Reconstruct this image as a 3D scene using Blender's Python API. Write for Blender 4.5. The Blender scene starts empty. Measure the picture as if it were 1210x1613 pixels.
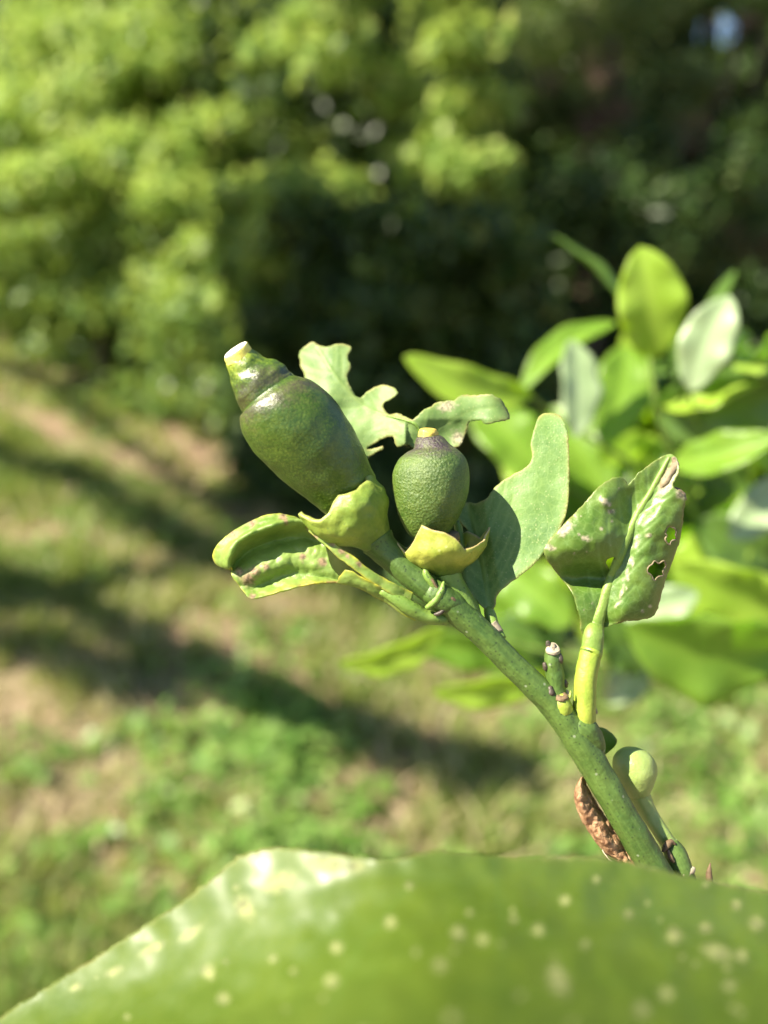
import bpy, math, random
import numpy as np
from mathutils import Vector, noise as mnoise
from mathutils.geometry import delaunay_2d_cdt

random.seed(7)
RNG = np.random.default_rng(7)
SC = bpy.context.scene
COL = SC.collection

# ------------------------------------------------------------------ camera
W, H, FPX = 1210.0, 1613.0, 1165.0          # photograph frame, focal length in its pixels
CAM_Z = 1.15
PITCH = math.radians(17.0)
D0 = 0.130                                   # distance of the branch (m)
S = D0 / FPX                                 # one photo pixel at that distance (m)
CAM = np.array([0.0, 0.0, CAM_Z])
CR = np.array([1.0, 0.0, 0.0])
CF = np.array([0.0, math.cos(PITCH), -math.sin(PITCH)])
CU = np.array([0.0, math.sin(PITCH), math.cos(PITCH)])
CB = -CF
cd = bpy.data.cameras.new('camera')
cam = bpy.data.objects.new('camera', cd)
COL.objects.link(cam)
cam.location = CAM
cam.rotation_euler = (math.radians(90) - PITCH, 0, 0)
cd.sensor_fit = 'VERTICAL'
cd.sensor_height = 36.0
cd.lens = 36.0 * FPX / H
cd.clip_start = 0.005
cd.clip_end = 300.0
cd.dof.use_dof = True
cd.dof.focus_distance = D0 + 8 * S
cd.dof.aperture_fstop = 6.5
cd.dof.aperture_blades = 0
SC.camera = cam

# ------------------------------------------------------------------ world, sun, exposure
SUN = CR * -0.66 + CU * 0.62 + CB * 0.42     # towards the sun
SUN = SUN / np.linalg.norm(SUN)
elev = math.asin(SUN[2])
world = bpy.data.worlds.new('World')
SC.world = world
world.use_nodes = True
wn = world.node_tree
bg = wn.nodes['Background']
sky = wn.nodes.new('ShaderNodeTexSky')
sky.sky_type = 'NISHITA'
sky.sun_disc = False
sky.sun_elevation = elev
sky.sun_rotation = math.atan2(SUN[0], SUN[1])
sky.dust_density = 0.6
wn.links.new(sky.outputs[0], bg.inputs[0])
bg.inputs[1].default_value = 0.062
ld = bpy.data.lights.new('sun', 'SUN')
ld.energy = 5.0
ld.angle = math.radians(0.5)
ld.color = (1.0, 0.91, 0.72)
sun = bpy.data.objects.new('sun', ld)
COL.objects.link(sun)
sun.location = (0, 0, 20)
sun.rotation_euler = Vector(SUN).to_track_quat('Z', 'Y').to_euler()
SC.view_settings.view_transform = 'Standard'
SC.view_settings.look = 'None'
SC.view_settings.gamma = 1.0
SC.view_settings.use_curve_mapping = False
SC.view_settings.exposure = 1.68
cy = SC.cycles
cy.use_denoising = True
cy.max_bounces = 7
cy.diffuse_bounces = 3
cy.glossy_bounces = 2
cy.transmission_bounces = 4
cy.transparent_max_bounces = 4
cy.sample_clamp_indirect = 4.0
cy.caustics_reflective = False
cy.caustics_refractive = False

# ------------------------------------------------------------------ helpers: points
def P(x, y, z=0.0):
    """photo pixel + depth offset (in pixels at the branch distance) -> world point(s)"""
    x = np.asarray(x, float); y = np.asarray(y, float); z = np.asarray(z, float)
    d = D0 + z * S
    return CAM + (d * (x - W / 2) / FPX)[..., None] * CR + (d * (H / 2 - y) / FPX)[..., None] * CU + d[..., None] * CF

def PM(x, y, d):
    """photo pixel + distance in metres -> world"""
    return P(x, y, (d - D0) / S)

def nrm(v):
    v = np.asarray(v, float)
    return v / (np.linalg.norm(v, axis=-1, keepdims=True) + 1e-12)

def catmull(pts, n):
    """resample a control polyline (any dimension) with a Catmull-Rom spline"""
    p = np.asarray(pts, float)
    if len(p) == 2:
        t = np.linspace(0, 1, n)[:, None]
        return p[0] * (1 - t) + p[1] * t
    p = np.vstack([2 * p[0] - p[1], p, 2 * p[-1] - p[-2]])
    m = len(p) - 3
    u = np.linspace(0, m - 1e-9, n)
    i = u.astype(int); f = (u - i)[:, None]
    a, b, c, d = p[i], p[i + 1], p[i + 2], p[i + 3]
    return 0.5 * ((2 * b) + (-a + c) * f + (2 * a - 5 * b + 4 * c - d) * f ** 2 + (-a + 3 * b - 3 * c + d) * f ** 3)

# ------------------------------------------------------------------ helpers: objects
def props(o, label=None, cat=None, group=None, kind=None):
    if label: o['label'] = label
    if cat: o['category'] = cat
    if group: o['group'] = group
    if kind: o['kind'] = kind
    return o

class Org:
    o = np.zeros(3)

def thing(name, loc, label, cat, group=None):
    o = bpy.data.objects.new(name, None)
    o.empty_display_size = 0.02
    COL.objects.link(o)
    o.location = tuple(float(v) for v in loc)
    Org.o = np.array(loc, float)
    return props(o, label, cat, group)

def mesh_obj(name, V, F, mat, parent=None, attrs=None, smooth=True, origin=None, label=None):
    """one mesh object; V in world metres, stored relative to the origin of its thing"""
    org = Org.o if origin is None else np.asarray(origin, float)
    V = np.asarray(V, float) - org
    me = bpy.data.meshes.new(name)
    if isinstance(F, np.ndarray):
        nf, k = F.shape
        me.vertices.add(len(V)); me.vertices.foreach_set('co', V.astype(np.float32).ravel())
        me.loops.add(nf * k); me.loops.foreach_set('vertex_index', F.astype(np.int32).ravel())
        me.polygons.add(nf); me.polygons.foreach_set('loop_start', np.arange(0, nf * k, k, dtype=np.int32))
        me.polygons.foreach_set('loop_total', np.full(nf, k, dtype=np.int32))
        me.update(calc_edges=True)
    else:
        me.from_pydata([tuple(v) for v in V], [], F)
    if smooth:
        me.polygons.foreach_set('use_smooth', np.ones(len(me.polygons), bool))
    for k, a in (attrs or {}).items():
        at = me.attributes.new(k, 'FLOAT', 'POINT')
        at.data.foreach_set('value', np.asarray(a, np.float32))
    me.materials.append(mat)
    me.update()
    o = bpy.data.objects.new(name, me)
    COL.objects.link(o)
    if parent is not None:
        o.parent = parent
    else:
        o.location = tuple(org)
    if label: o['label'] = label
    return o

def grid_faces(nu, nv, wrap=False):
    """rows nu, columns nv"""
    i = np.arange(nu - 1)[:, None]; j = np.arange(nv if wrap else nv - 1)[None, :]
    j2 = (j + 1) % nv
    a = i * nv + j; b = i * nv + j2; c = (i + 1) * nv + j2; d = (i + 1) * nv + j
    return np.stack([a + 0 * j, b + 0 * j, c + 0 * j, d + 0 * j], -1).reshape(-1, 4)

def ring_mesh(rings, cap=True):
    """rings: (n, m, 3) array -> V, faces"""
    n, m, _ = rings.shape
    V = rings.reshape(-1, 3)
    F = grid_faces(n, m, True).tolist()
    if cap:
        V = np.vstack([V, rings[0].mean(0), rings[-1].mean(0)])
        a, b = n * m, n * m + 1
        for j in range(m):
            j2 = (j + 1) % m
            F.append([a, j2, j]); F.append([b, (n - 1) * m + j, (n - 1) * m + j2])
    return V, F

def n3(v, sc, seed=0.0):
    """noise for many points (n,3) of a scale sc"""
    out = np.empty(len(v))
    for i, p in enumerate(v):
        out[i] = mnoise.noise((p[0] * sc + seed, p[1] * sc - seed * 1.7, p[2] * sc + seed * 0.3))
    return out

def tube(name, ctrl, mat, parent=None, n=60, m=24, wob=0.03, world_pts=None, world_r=None, label=None, flat=1.0, seed=0.0, roundend=False, ridges=0.015):
    """tapered limb; ctrl = (x, y, z, r) in photo pixels; optional further world points"""
    if ctrl is not None:
        c = np.asarray(ctrl, float)
        pts = P(c[:, 0], c[:, 1], c[:, 2])
        rad = c[:, 3] * S * (D0 + c[:, 2] * S) / D0
    else:
        pts = np.zeros((0, 3)); rad = np.zeros(0)
    if world_pts is not None:
        pts = np.vstack([pts, world_pts]); rad = np.concatenate([rad, world_r])
    q = catmull(np.hstack([pts, rad[:, None]]), n)
    pc, r = q[:, :3], np.maximum(q[:, 3], 1e-6)
    T = nrm(np.gradient(pc, axis=0))
    ref = CB if abs(T[0] @ CB) < 0.9 else CU
    e = nrm(ref - (ref @ T[0]) * T[0])
    rings = np.empty((n, m, 3)); ang = np.linspace(0, 2 * math.pi, m, endpoint=False)
    for i in range(n):
        e = nrm(e - (e @ T[i]) * T[i]); f = np.cross(T[i], e)
        rm = (1 + ridges * np.cos(4 * ang + 0.02 * i + seed) + 0.5 * ridges * np.cos(7 * ang - 0.035 * i))[:, None]
        rings[i] = pc[i] + r[i] * rm * (np.cos(ang)[:, None] * f + np.sin(ang)[:, None] * e * flat)
    if roundend:
        k = 6
        add = []
        for a in np.linspace(0.25, 1.0, k):
            th = a * math.pi / 2
            add.append(pc[-1] + T[-1] * r[-1] * math.sin(th) * 0.8 + (rings[n - 1] - pc[-1]) * max(math.cos(th), 0.02))
        rings = np.vstack([rings, np.array(add)]); pc = np.vstack([pc, np.array([x.mean(0) for x in add])])
    if wob:
        base = rings.reshape(-1, 3); mr = float(r.mean())
        dv = (base - np.repeat(pc, m, 0))
        w = n3(base, 0.8 / mr, seed) * wob + n3(base, 2.6 / mr, seed + 5) * wob * 0.4
        rings = (base + dv * w[:, None]).reshape(rings.shape)
    V, F = ring_mesh(rings)
    t = np.concatenate([np.repeat(np.linspace(0, 1, len(rings)), m), [0, 1]])
    nr_ = len(rings); zz = [0, 0]
    at = {'t': t, 'ca': np.concatenate([np.tile(np.cos(ang), nr_), zz]), 'sa': np.concatenate([np.tile(np.sin(ang), nr_), zz]), 'run': np.concatenate([np.repeat(np.linspace(0, np.linalg.norm(np.diff(pc, axis=0), axis=1).sum() / max(float(r.mean()), 1e-6), nr_), m), zz])}
    return mesh_obj(name, V, F, mat, parent, at, label=label)

def loft(name, secs, mat, parent, n=90, m=64, bump=None, label=None):
    """secs: (Lx, Ly, Rx, Ry, z, tilt) pairs of outline points -> solid of round sections"""
    q = catmull(secs, n)
    Lw = P(q[:, 0], q[:, 1], q[:, 4]); Rw = P(q[:, 2], q[:, 3], q[:, 4])
    c = (Lw + Rw) / 2; u = (Rw - Lw) / 2; r = np.linalg.norm(u, axis=1, keepdims=True)
    un = u / r
    ax = nrm(np.cross(un, np.tile(CB, (n, 1))))
    wv = CB[None, :] * np.cos(q[:, 5:6]) + ax * np.sin(q[:, 5:6])
    wv = nrm(wv - (wv * un).sum(1, keepdims=True) * un)
    ang = np.linspace(0, 2 * math.pi, m, endpoint=False)
    rings = c[:, None, :] + r[:, None, :] * (np.cos(ang)[None, :, None] * un[:, None, :] + np.sin(ang)[None, :, None] * wv[:, None, :])
    t = np.repeat(np.linspace(0, 1, n), m)
    if bump:
        base = rings.reshape(-1, 3); d = nrm(base - np.repeat(c, m, 0))
        base = base + d * bump(base, t)[:, None]
        rings = base.reshape(rings.shape)
    V, F = ring_mesh(rings)
    return mesh_obj(name, V, F, mat, parent, {'t': np.concatenate([t, [0, 1]])}, label=label)

def seg_dist(p, poly, closed=False):
    """distance from points (n,2) to a polyline"""
    a = np.asarray(poly, float)
    b = np.roll(a, -1, 0) if closed else a[1:]
    if not closed: a = a[:-1]
    out = np.full(len(p), 1e9)
    for i in range(len(a)):
        ab = b[i] - a[i]; L = ab @ ab + 1e-9
        t = np.clip(((p - a[i]) @ ab) / L, 0, 1)
        out = np.minimum(out, np.linalg.norm(p - a[i] - t[:, None] * ab, axis=1))
    return out

def inside(p, poly):
    poly = np.asarray(poly, float); x, y = p[:, 0], p[:, 1]
    c = np.zeros(len(p), bool); j = len(poly) - 1
    for i in range(len(poly)):
        xi, yi, xj, yj = *poly[i], *poly[j]
        m = ((yi > y) != (yj > y)) & (x < (xj - xi) * (y - yi) / (yj - yi + 1e-12) + xi)
        c ^= m; j = i
    return c

def densify(poly, step, rough=0.0, seed=0, closed=True, smooth=True):
    p = np.asarray(poly, float)
    out = []
    n = len(p)
    for i in range(n):
        a, b, c, d = p[i - 1], p[i], p[(i + 1) % n], p[(i + 2) % n]
        k = max(1, int(np.linalg.norm(c - b) / step))
        for j in range(k):
            f = j / k
            if smooth:
                out.append(0.5 * (2 * b + (-a + c) * f + (2 * a - 5 * b + 4 * c - d) * f * f + (-a + 3 * b - 3 * c + d) * f ** 3))
            else:
                out.append(b * (1 - f) + c * f)
    out = np.array(out)
    if rough:
        out = out + np.array([[mnoise.noise((q[0] * .11 + seed, q[1] * .11, 1)) + .6 * mnoise.noise((q[0] * .3, q[1] * .3 + seed, 3)),
                               mnoise.noise((q[0] * .11, q[1] * .11 + seed, 7)) + .6 * mnoise.noise((q[0] * .3 + seed, q[1] * .3, 9))] for q in out]) * rough
    return out

def side_veins(mid, every, length, ang, both=True, curve=0.5):
    m = catmull(mid, 60); T = nrm(np.gradient(m, axis=0))
    Ls = np.concatenate([[0], np.cumsum(np.linalg.norm(np.diff(m, axis=0), axis=1))])
    res = []
    s = every * 0.7; k = 0
    while s < Ls[-1] * 0.95:
        i = int(np.searchsorted(Ls, s)); i = min(i, 59)
        for sg in (-1, 1):
            a0 = ang * sg; pts = [m[i]]
            for j in range(1, 8):
                a = a0 * (1 - curve * j / 8)
                d = np.array([T[i][0] * math.cos(a) - T[i][1] * math.sin(a), T[i][0] * math.sin(a) + T[i][1] * math.cos(a)])
                pts.append(pts[-1] + d * length / 8)
            res.append(np.array(pts))
        s += every * (0.85 + 0.3 * random.random())
    return res

def sheet(name, outline, depth, mat, parent, step=3.0, holes=(), mid=None, veins=None, thick=1.8, rough=0.8, seed=0, scars=(), label=None, veinw=2.3, midw=3.0, ripple=2.0, smooth=True, bumpv=1.0, fine=0.16, scn=0.5):
    """a leaf blade cut to an outline, bent in depth, with real thickness"""
    out = densify(outline, step, rough, seed, smooth=smooth)
    hs = [densify(h, step, rough * 0.6, seed + 3) for h in holes]
    xs = np.arange(out[:, 0].min(), out[:, 0].max(), step)
    ys = np.arange(out[:, 1].min(), out[:, 1].max(), step * 0.87)
    gx, gy = np.meshgrid(xs, ys); gx = gx + (np.arange(len(ys)) % 2)[:, None] * step * 0.5
    g = np.stack([gx.ravel(), gy.ravel()], 1)
    g = g[inside(g, out)]; g = g[seg_dist(g, out, True) > step * 0.55]
    for h in hs:
        g = g[~inside(g, h)]; g = g[seg_dist(g, h, True) > step * 0.5]
    pts = [Vector(p) for p in np.vstack([out] + hs + [g])]
    faces = [list(range(len(out)))]
    e = []
    k = 0
    for lp in [out] + hs:
        e += [(k + i, k + (i + 1) % len(lp)) for i in range(len(lp))]; k += len(lp)
    r = delaunay_2d_cdt(pts, e, [], 0, 1e-4)
    v2 = np.array([tuple(v) for v in r[0]]); F = np.array(r[2])
    cen = v2[F].mean(1)
    keep = inside(cen, out)
    for h in hs: keep &= ~inside(cen, h)
    F = F[keep]
    x, y = v2[:, 0], v2[:, 1]
    z = depth(x, y)
    p3 = np.stack([x, y, 0 * x], 1)
    z = z + ripple * (n3(p3, 1 / 45.0, seed + 2.0) + fine * n3(p3, 1 / 15.0, seed + 4.0))
    de = seg_dist(v2, out, True)
    for h in hs: de = np.minimum(de, seg_dist(v2, h, True))
    vein = np.zeros(len(v2)); md = np.zeros(len(v2))
    if mid is not None:
        dm = seg_dist(v2, catmull(mid, 40)); md = np.exp(-(dm / midw) ** 2)
        z = z - 1.6 * bumpv * md
    for vv in (veins or []):
        dv = seg_dist(v2, vv); vein = np.maximum(vein, np.exp(-(dv / veinw) ** 2) * 0.8)
    z = z + 0.6 * bumpv * vein
    sc = np.zeros(len(v2))
    for (sx, sy, sr, *rest) in scars:
        st = rest[0] if rest else 1.0; an = rest[1] if len(rest) > 1 else 0.0
        dx, dy = x - sx, y - sy
        ca, sa = math.cos(an), math.sin(an)
        d = np.sqrt((dx * ca + dy * sa) ** 2 / st ** 2 + (-dx * sa + dy * ca) ** 2)
        d = d * (1 + scn * n3(p3, 1 / 5.0, sx))
        sc = np.maximum(sc, np.clip(1.6 - d / sr, 0, 1))
    z = z - sc * 0.25
    Vt = P(x, y, z)
    # thickness: back skin and rim
    nV = len(Vt)
    nr = np.zeros((nV, 3)); fn = np.cross(Vt[F[:, 1]] - Vt[F[:, 0]], Vt[F[:, 2]] - Vt[F[:, 0]])
    for c in range(3): np.add.at(nr, F[:, c], fn)
    nr = nrm(nr)
    if (nr @ CB).mean() < 0: nr = -nr; F = F[:, ::-1]
    tk = thick * S * (0.55 + 0.45 * np.clip(de / 4, 0, 1) + 1.0 * md)
    Vb = Vt - nr * tk[:, None]
    cnt = {}
    for f in F:
        for a, b in ((f[0], f[1]), (f[1], f[2]), (f[2], f[0])):
            cnt[(a, b)] = 1
    rim = [(a, b) for (a, b) in cnt if (b, a) not in cnt]
    FF = F.tolist() + (F[:, ::-1] + nV).tolist() + [[b, a, a + nV, b + nV] for a, b in rim]
    at = {'edge': np.tile(np.exp(-de / 2.6), 2), 'vein': np.tile(np.maximum(vein * 0.6, md), 2), 'scar': np.concatenate([sc, sc * 0.4]),
          'back': np.concatenate([np.zeros(nV), np.ones(nV)])}
    return mesh_obj(name, np.vstack([Vt, Vb]), FF, mat, parent, at, label=label)

def rows_surface(name, rows, mat, parent, nu=60, nv=70, thick=2.0, ripple=1.5, seed=0, edge_rows=True, scars=(), label=None, edge_ends=True):
    """a curled blade spanned through rows of (x, y, z) control points"""
    R = np.array([catmull(r, nv) for r in rows])
    G = np.array([catmull(R[:, j], nu) for j in range(nv)]).transpose(1, 0, 2)
    q = G.reshape(-1, 3)
    q[:, 2] += ripple * (n3(q, 1 / 22.0, seed) + 0.5 * n3(q, 1 / 8.0, seed + 3))
    q[:, 0] += 0.8 * n3(q, 1 / 6.0, seed + 8); q[:, 1] += 0.8 * n3(q, 1 / 6.0, seed + 11)
    V = P(q[:, 0], q[:, 1], q[:, 2]); F = grid_faces(nu, nv)
    n = len(V); nr = np.zeros((n, 3)); fn = np.cross(V[F[:, 1]] - V[F[:, 0]], V[F[:, 3]] - V[F[:, 0]])
    for c in range(4): np.add.at(nr, F[:, c], fn)
    nr = nrm(nr)
    uu = np.repeat(np.linspace(0, 1, nu), nv); vv = np.tile(np.linspace(0, 1, nv), nu)
    de = np.minimum(uu, 1 - uu) * nu * 1.6
    if edge_ends: de = np.minimum(de, vv * nv * 2.0)
    Vb = V - nr * thick * S
    rim = [(j, j + 1) for j in range(nv - 1)] + [((nu - 1) * nv + j + 1, (nu - 1) * nv + j) for j in range(nv - 1)]
    rim += [((i + 1) * nv, i * nv) for i in range(nu - 1)] + [(i * nv + nv - 1, (i + 1) * nv + nv - 1) for i in range(nu - 1)]
    FF = F.tolist() + (F[:, ::-1] + n).tolist() + [[b, a, a + n, b + n] for a, b in rim]
    sc = np.zeros(n)
    for (sx, sy, sr) in scars:
        d = np.hypot(q[:, 0] - sx, q[:, 1] - sy) * (1 + 0.6 * n3(q, 1 / 5.0, sx))
        sc = np.maximum(sc, np.clip(1.6 - d / sr, 0, 1))
    at = {'edge': np.tile(np.exp(-de / 3.0), 2), 'scar': np.tile(sc, 2), 'u': np.tile(uu, 2)}
    return mesh_obj(name, np.vstack([V, Vb]), FF, mat, parent, at, label=label)

# ------------------------------------------------------------------ helpers: materials
class NT:
    def __init__(s, name):
        s.m = bpy.data.materials.new(name); s.m.use_nodes = True
        s.t = s.m.node_tree; s.n = s.t.nodes; s.l = s.t.links
        s.b = s.n['Principled BSDF']; s.out = s.n['Material Output']
        s.co = s.n.new('ShaderNodeTexCoord').outputs['Object']
    def put(s, v, sock):
        if isinstance(v, (tuple, list)):
            sock.default_value = (*v, 1.0) if len(v) == 3 and len(sock.default_value) == 4 else v
        elif isinstance(v, (int, float)): sock.default_value = v
        else: s.l.new(v, sock)
    def noise(s, scale, detail=4, rough=0.6, vec=None, dist=0.0):
        n = s.n.new('ShaderNodeTexNoise'); n.inputs['Scale'].default_value = scale
        n.inputs['Detail'].default_value = detail; n.inputs['Roughness'].default_value = rough
        n.inputs['Distortion'].default_value = dist
        s.l.new(vec or s.co, n.inputs['Vector']); return n.outputs['Fac']
    def voro(s, scale, feature='F1', rnd=1.0):
        n = s.n.new('ShaderNodeTexVoronoi'); n.feature = feature; n.inputs['Scale'].default_value = scale
        n.inputs['Randomness'].default_value = rnd
        s.l.new(s.co, n.inputs['Vector']); return n
    def attr(s, name):
        n = s.n.new('ShaderNodeAttribute'); n.attribute_name = name; return n.outputs['Fac']
    def ramp(s, fac, stops):
        n = s.n.new('ShaderNodeValToRGB'); e = n.color_ramp.elements
        while len(e) < len(stops): e.new(0.5)
        for i, (p, c) in enumerate(stops):
            e[i].position = p
            e[i].color = (*c, 1) if isinstance(c, (tuple, list)) else (c, c, c, 1)
        s.l.new(fac, n.inputs[0]); return n.outputs[0]
    def mix(s, f, a, b, mode='MIX'):
        n = s.n.new('ShaderNodeMix'); n.data_type = 'RGBA'; n.blend_type = mode
        s.put(f, n.inputs[0]); s.put(a, n.inputs[6]); s.put(b, n.inputs[7]); return n.outputs[2]
    def math(s, op, a, b=0.0):
        n = s.n.new('ShaderNodeMath'); n.operation = op
        s.put(a, n.inputs[0]); s.put(b, n.inputs[1]); return n.outputs[0]
    def bump(s, h, strength, dist, prev=None):
        n = s.n.new('ShaderNodeBump'); n.inputs['Strength'].default_value = strength
        n.inputs['Distance'].default_value = dist
        s.l.new(h, n.inputs['Height'])
        if prev is not None: s.l.new(prev, n.inputs['Normal'])
        return n.outputs[0]
    def finish(s, col, rough, normal=None, spec=0.5, trans=None, trans_fac=0.0, sss=0.0, sss_r=0.001, coat=0.0):
        s.put(col, s.b.inputs['Base Color']); s.put(rough, s.b.inputs['Roughness'])
        s.b.inputs['Specular IOR Level'].default_value = spec
        if coat: s.b.inputs['Coat Weight'].default_value = coat; s.b.inputs['Coat Roughness'].default_value = 0.3
        if sss:
            s.b.inputs['Subsurface Weight'].default_value = sss
            s.b.inputs['Subsurface Radius'].default_value = (0.7, 1.0, 0.25)
            s.b.inputs['Subsurface Scale'].default_value = sss_r
        if normal is not None: s.l.new(normal, s.b.inputs['Normal'])
        if trans is not None:
            tr = s.n.new('ShaderNodeBsdfTranslucent'); s.put(trans, tr.inputs['Color'])
            mx = s.n.new('ShaderNodeMixShader'); mx.inputs[0].default_value = trans_fac
            s.l.new(s.b.outputs[0], mx.inputs[1]); s.l.new(tr.outputs[0], mx.inputs[2])
            s.l.new(mx.outputs[0], s.out.inputs['Surface'])
        return s.m

def leaf_mat(name, dark, light, edge=(0.30, 0.33, 0.06), rib=(0.22, 0.33, 0.09), scar=(0.50, 0.45, 0.30), rough=0.38,
             trans=(0.20, 0.42, 0.03), tf=0.28, edge_amt=0.9, speck=(0.35, 0.40, 0.16), speck_amt=0.5, spec=0.55, brown=0.5, sc=1.0, bump=0.35):
    k = NT(name)
    n1 = k.noise(130 * sc, 3); n2 = k.noise(900 * sc, 4, 0.7)
    c = k.mix(k.ramp(n1, [(0.35, 0.0), (0.65, 1.0)]), dark, light)
    c = k.mix(k.ramp(n2, [(0.42, 0.0), (0.75, 0.55)]), c, light)
    vo = k.voro(1500 * sc)
    dots = k.ramp(vo.outputs['Distance'], [(0.10, 1.0), (0.26, 0.0)])
    c = k.mix(k.math('MULTIPLY', dots, speck_amt), c, speck)
    c = k.mix(k.math('MULTIPLY', k.attr('vein'), 0.9), c, rib)
    net = k.ramp(k.voro(620 * sc, 'DISTANCE_TO_EDGE').outputs['Distance'], [(0.0, 1.0), (0.09, 0.0)])
    c = k.mix(k.math('MULTIPLY', net, 0.28), c, rib)
    eb = k.mix(k.ramp(k.noise(420 * sc, 3), [(0.50, 0.0), (0.62, brown)]), edge, (0.26, 0.13, 0.06))
    c = k.mix(k.math('MULTIPLY', k.math('MULTIPLY', k.attr('edge'), edge_amt), k.ramp(k.noise(260 * sc, 3), [(0.38, 0.2), (0.58, 1.0)])), c, eb)
    sb = k.mix(k.ramp(k.noise(1600 * sc, 3), [(0.45, 0.0), (0.6, 1.0)]), scar, tuple(v * 0.45 for v in scar))
    c = k.mix(k.attr('scar'), c, sb)
    r = k.math('ADD', k.math('MULTIPLY', n2, 0.25), rough - 0.10)
    r = k.math('ADD', r, k.math('MULTIPLY', k.attr('scar'), 0.3))
    b = k.bump(n2, bump, 0.00018 / sc)
    b = k.bump(net, -bump * 0.6, 0.00012 / sc, b)
    b = k.bump(k.voro(2600 * sc).outputs['Distance'], bump * 0.5, 0.00008 / sc, b)
    return k.finish(c, r, b, spec=spec, trans=trans, trans_fac=tf)

M_leafA = leaf_mat('tattered_leaf_skin', (0.11, 0.205, 0.05), (0.20, 0.31, 0.10), rough=0.5, bump=0.25, spec=0.4, trans=(0.30, 0.50, 0.08), tf=0.25, edge=(0.36, 0.33, 0.12))
M_leafB = leaf_mat('notched_leaf_skin', (0.075, 0.165, 0.036), (0.135, 0.24, 0.055), rough=0.50, spec=0.45, bump=0.4, trans=(0.14, 0.30, 0.05), tf=0.12, speck=(0.28, 0.32, 0.14), speck_amt=0.7, edge=(0.33, 0.33, 0.10))
M_leafC = leaf_mat('holed_leaf_skin', (0.072, 0.150, 0.018), (0.135, 0.22, 0.036), rough=0.37, trans=(0.16, 0.36, 0.03), tf=0.16, edge=(0.24, 0.25, 0.08), edge_amt=0.7, rib=(0.20, 0.32, 0.09), speck=(0.22, 0.30, 0.08), speck_amt=0.4)
M_leafD = leaf_mat('curled_leaf_skin', (0.15, 0.26, 0.04), (0.27, 0.38, 0.08), rough=0.45, trans=(0.35, 0.55, 0.05), tf=0.30, edge=(0.50, 0.46, 0.04), edge_amt=1.0, brown=0.9, scar=(0.42, 0.28, 0.17))
M_front = leaf_mat('near_leaf_skin', (0.070, 0.120, 0.008), (0.105, 0.158, 0.014), rough=0.40, bump=0.06, trans=(0.22, 0.36, 0.02), tf=0.30, spec=1.0, scar=(0.30, 0.33, 0.11), speck_amt=0.05, rib=(0.085, 0.15, 0.02), edge=(0.4, 0.38, 0.16), edge_amt=0.5, sc=0.6)
def bush_mat(name, dark, light, trans, tf=0.45, rough=0.33, spec=0.5):
    return leaf_mat(name, dark, light, rough=rough, trans=trans, tf=tf, rib=tuple(v * 1.25 for v in light), edge=tuple(v * 1.1 for v in light), edge_amt=0.4, speck_amt=0.15, brown=0.0, spec=spec, sc=0.6, bump=0.15)
M_bush = [bush_mat('bush_leaf_mid', (0.13, 0.24, 0.025), (0.20, 0.31, 0.045), (0.52, 0.80, 0.05), tf=0.5),
          bush_mat('bush_leaf_young', (0.26, 0.39, 0.04), (0.33, 0.45, 0.07), (0.70, 0.92, 0.08), tf=0.5),
          bush_mat('bush_leaf_deep', (0.075, 0.14, 0.025), (0.11, 0.19, 0.04), (0.34, 0.56, 0.04), tf=0.45),
          bush_mat('bush_leaf_glossy', (0.20, 0.29, 0.13), (0.30, 0.39, 0.21), (0.40, 0.60, 0.12), tf=0.25, rough=0.42, spec=0.9)]

def stem_mat(name, a, b, pit=(0.03, 0.05, 0.015), rough=0.42, sss=0.08, mark=0.25, streak=0.0):
    k = NT(name)
    n1 = k.noise(200, 3); n2 = k.noise(1500, 4, 0.7)
    c = k.mix(k.ramp(n1, [(0.35, 0.0), (0.68, 1.0)]), a, b)
    c = k.mix(k.ramp(n2, [(0.4, 0.0), (0.8, 0.5)]), c, b)
    if streak:
        cv = k.n.new('ShaderNodeCombineXYZ')
        k.l.new(k.math('MULTIPLY', k.attr('ca'), 5.0), cv.inputs[0]); k.l.new(k.math('MULTIPLY', k.attr('sa'), 5.0), cv.inputs[1]); k.l.new(k.math('MULTIPLY', k.attr('run'), 0.45), cv.inputs[2])
        ns = k.noise(1.0, 4, 0.7, vec=cv.outputs[0])
        c = k.mix(k.ramp(ns, [(0.45, 0.0), (0.72, streak)]), c, tuple(v * 1.7 for v in b))
        c = k.mix(k.ramp(ns, [(0.25, streak), (0.45, 0.0)]), c, tuple(v * 0.5 for v in a))
    vo = k.voro(1300)
    dots = k.ramp(vo.outputs['Distance'], [(0.14, 1.0), (0.28, 0.0)])
    gate = k.ramp(k.noise(500, 2), [(0.40, 0.0), (0.52, 1.0)])
    c = k.mix(k.math('MULTIPLY', k.math('MULTIPLY', dots, gate), 0.8), c, pit)
    w = k.ramp(k.voro(330).outputs['Distance'], [(0.06, 1.0), (0.11, 0.0)])
    c = k.mix(k.math('MULTIPLY', w, mark), c, (0.55, 0.55, 0.48))
    if 'calyx' in name: c = k.mix(k.ramp(k.math('ADD', k.attr('t'), k.math('MULTIPLY', n1, 0.25)), [(0.14, 1.0), (0.55, 0.0)]), c, (0.075, 0.135, 0.022))
    if 'calyx' in name: c = k.mix(k.ramp(k.attr('t'), [(0.95, 0.0), (1.0, 0.8 if 'yellow' in name else 0.2)]), c, (0.50, 0.36, 0.20))
    bp = k.bump(n2, 0.5, 0.0002)
    bp = k.bump(dots, -0.4, 0.00012, bp)
    bp = k.bump(k.noise(420, 3), 0.5, 0.0004, bp)
    return k.finish(c, k.math('ADD', k.math('MULTIPLY', n2, 0.3), rough - 0.12), bp, spec=0.5, sss=sss, sss_r=0.0012)

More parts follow.
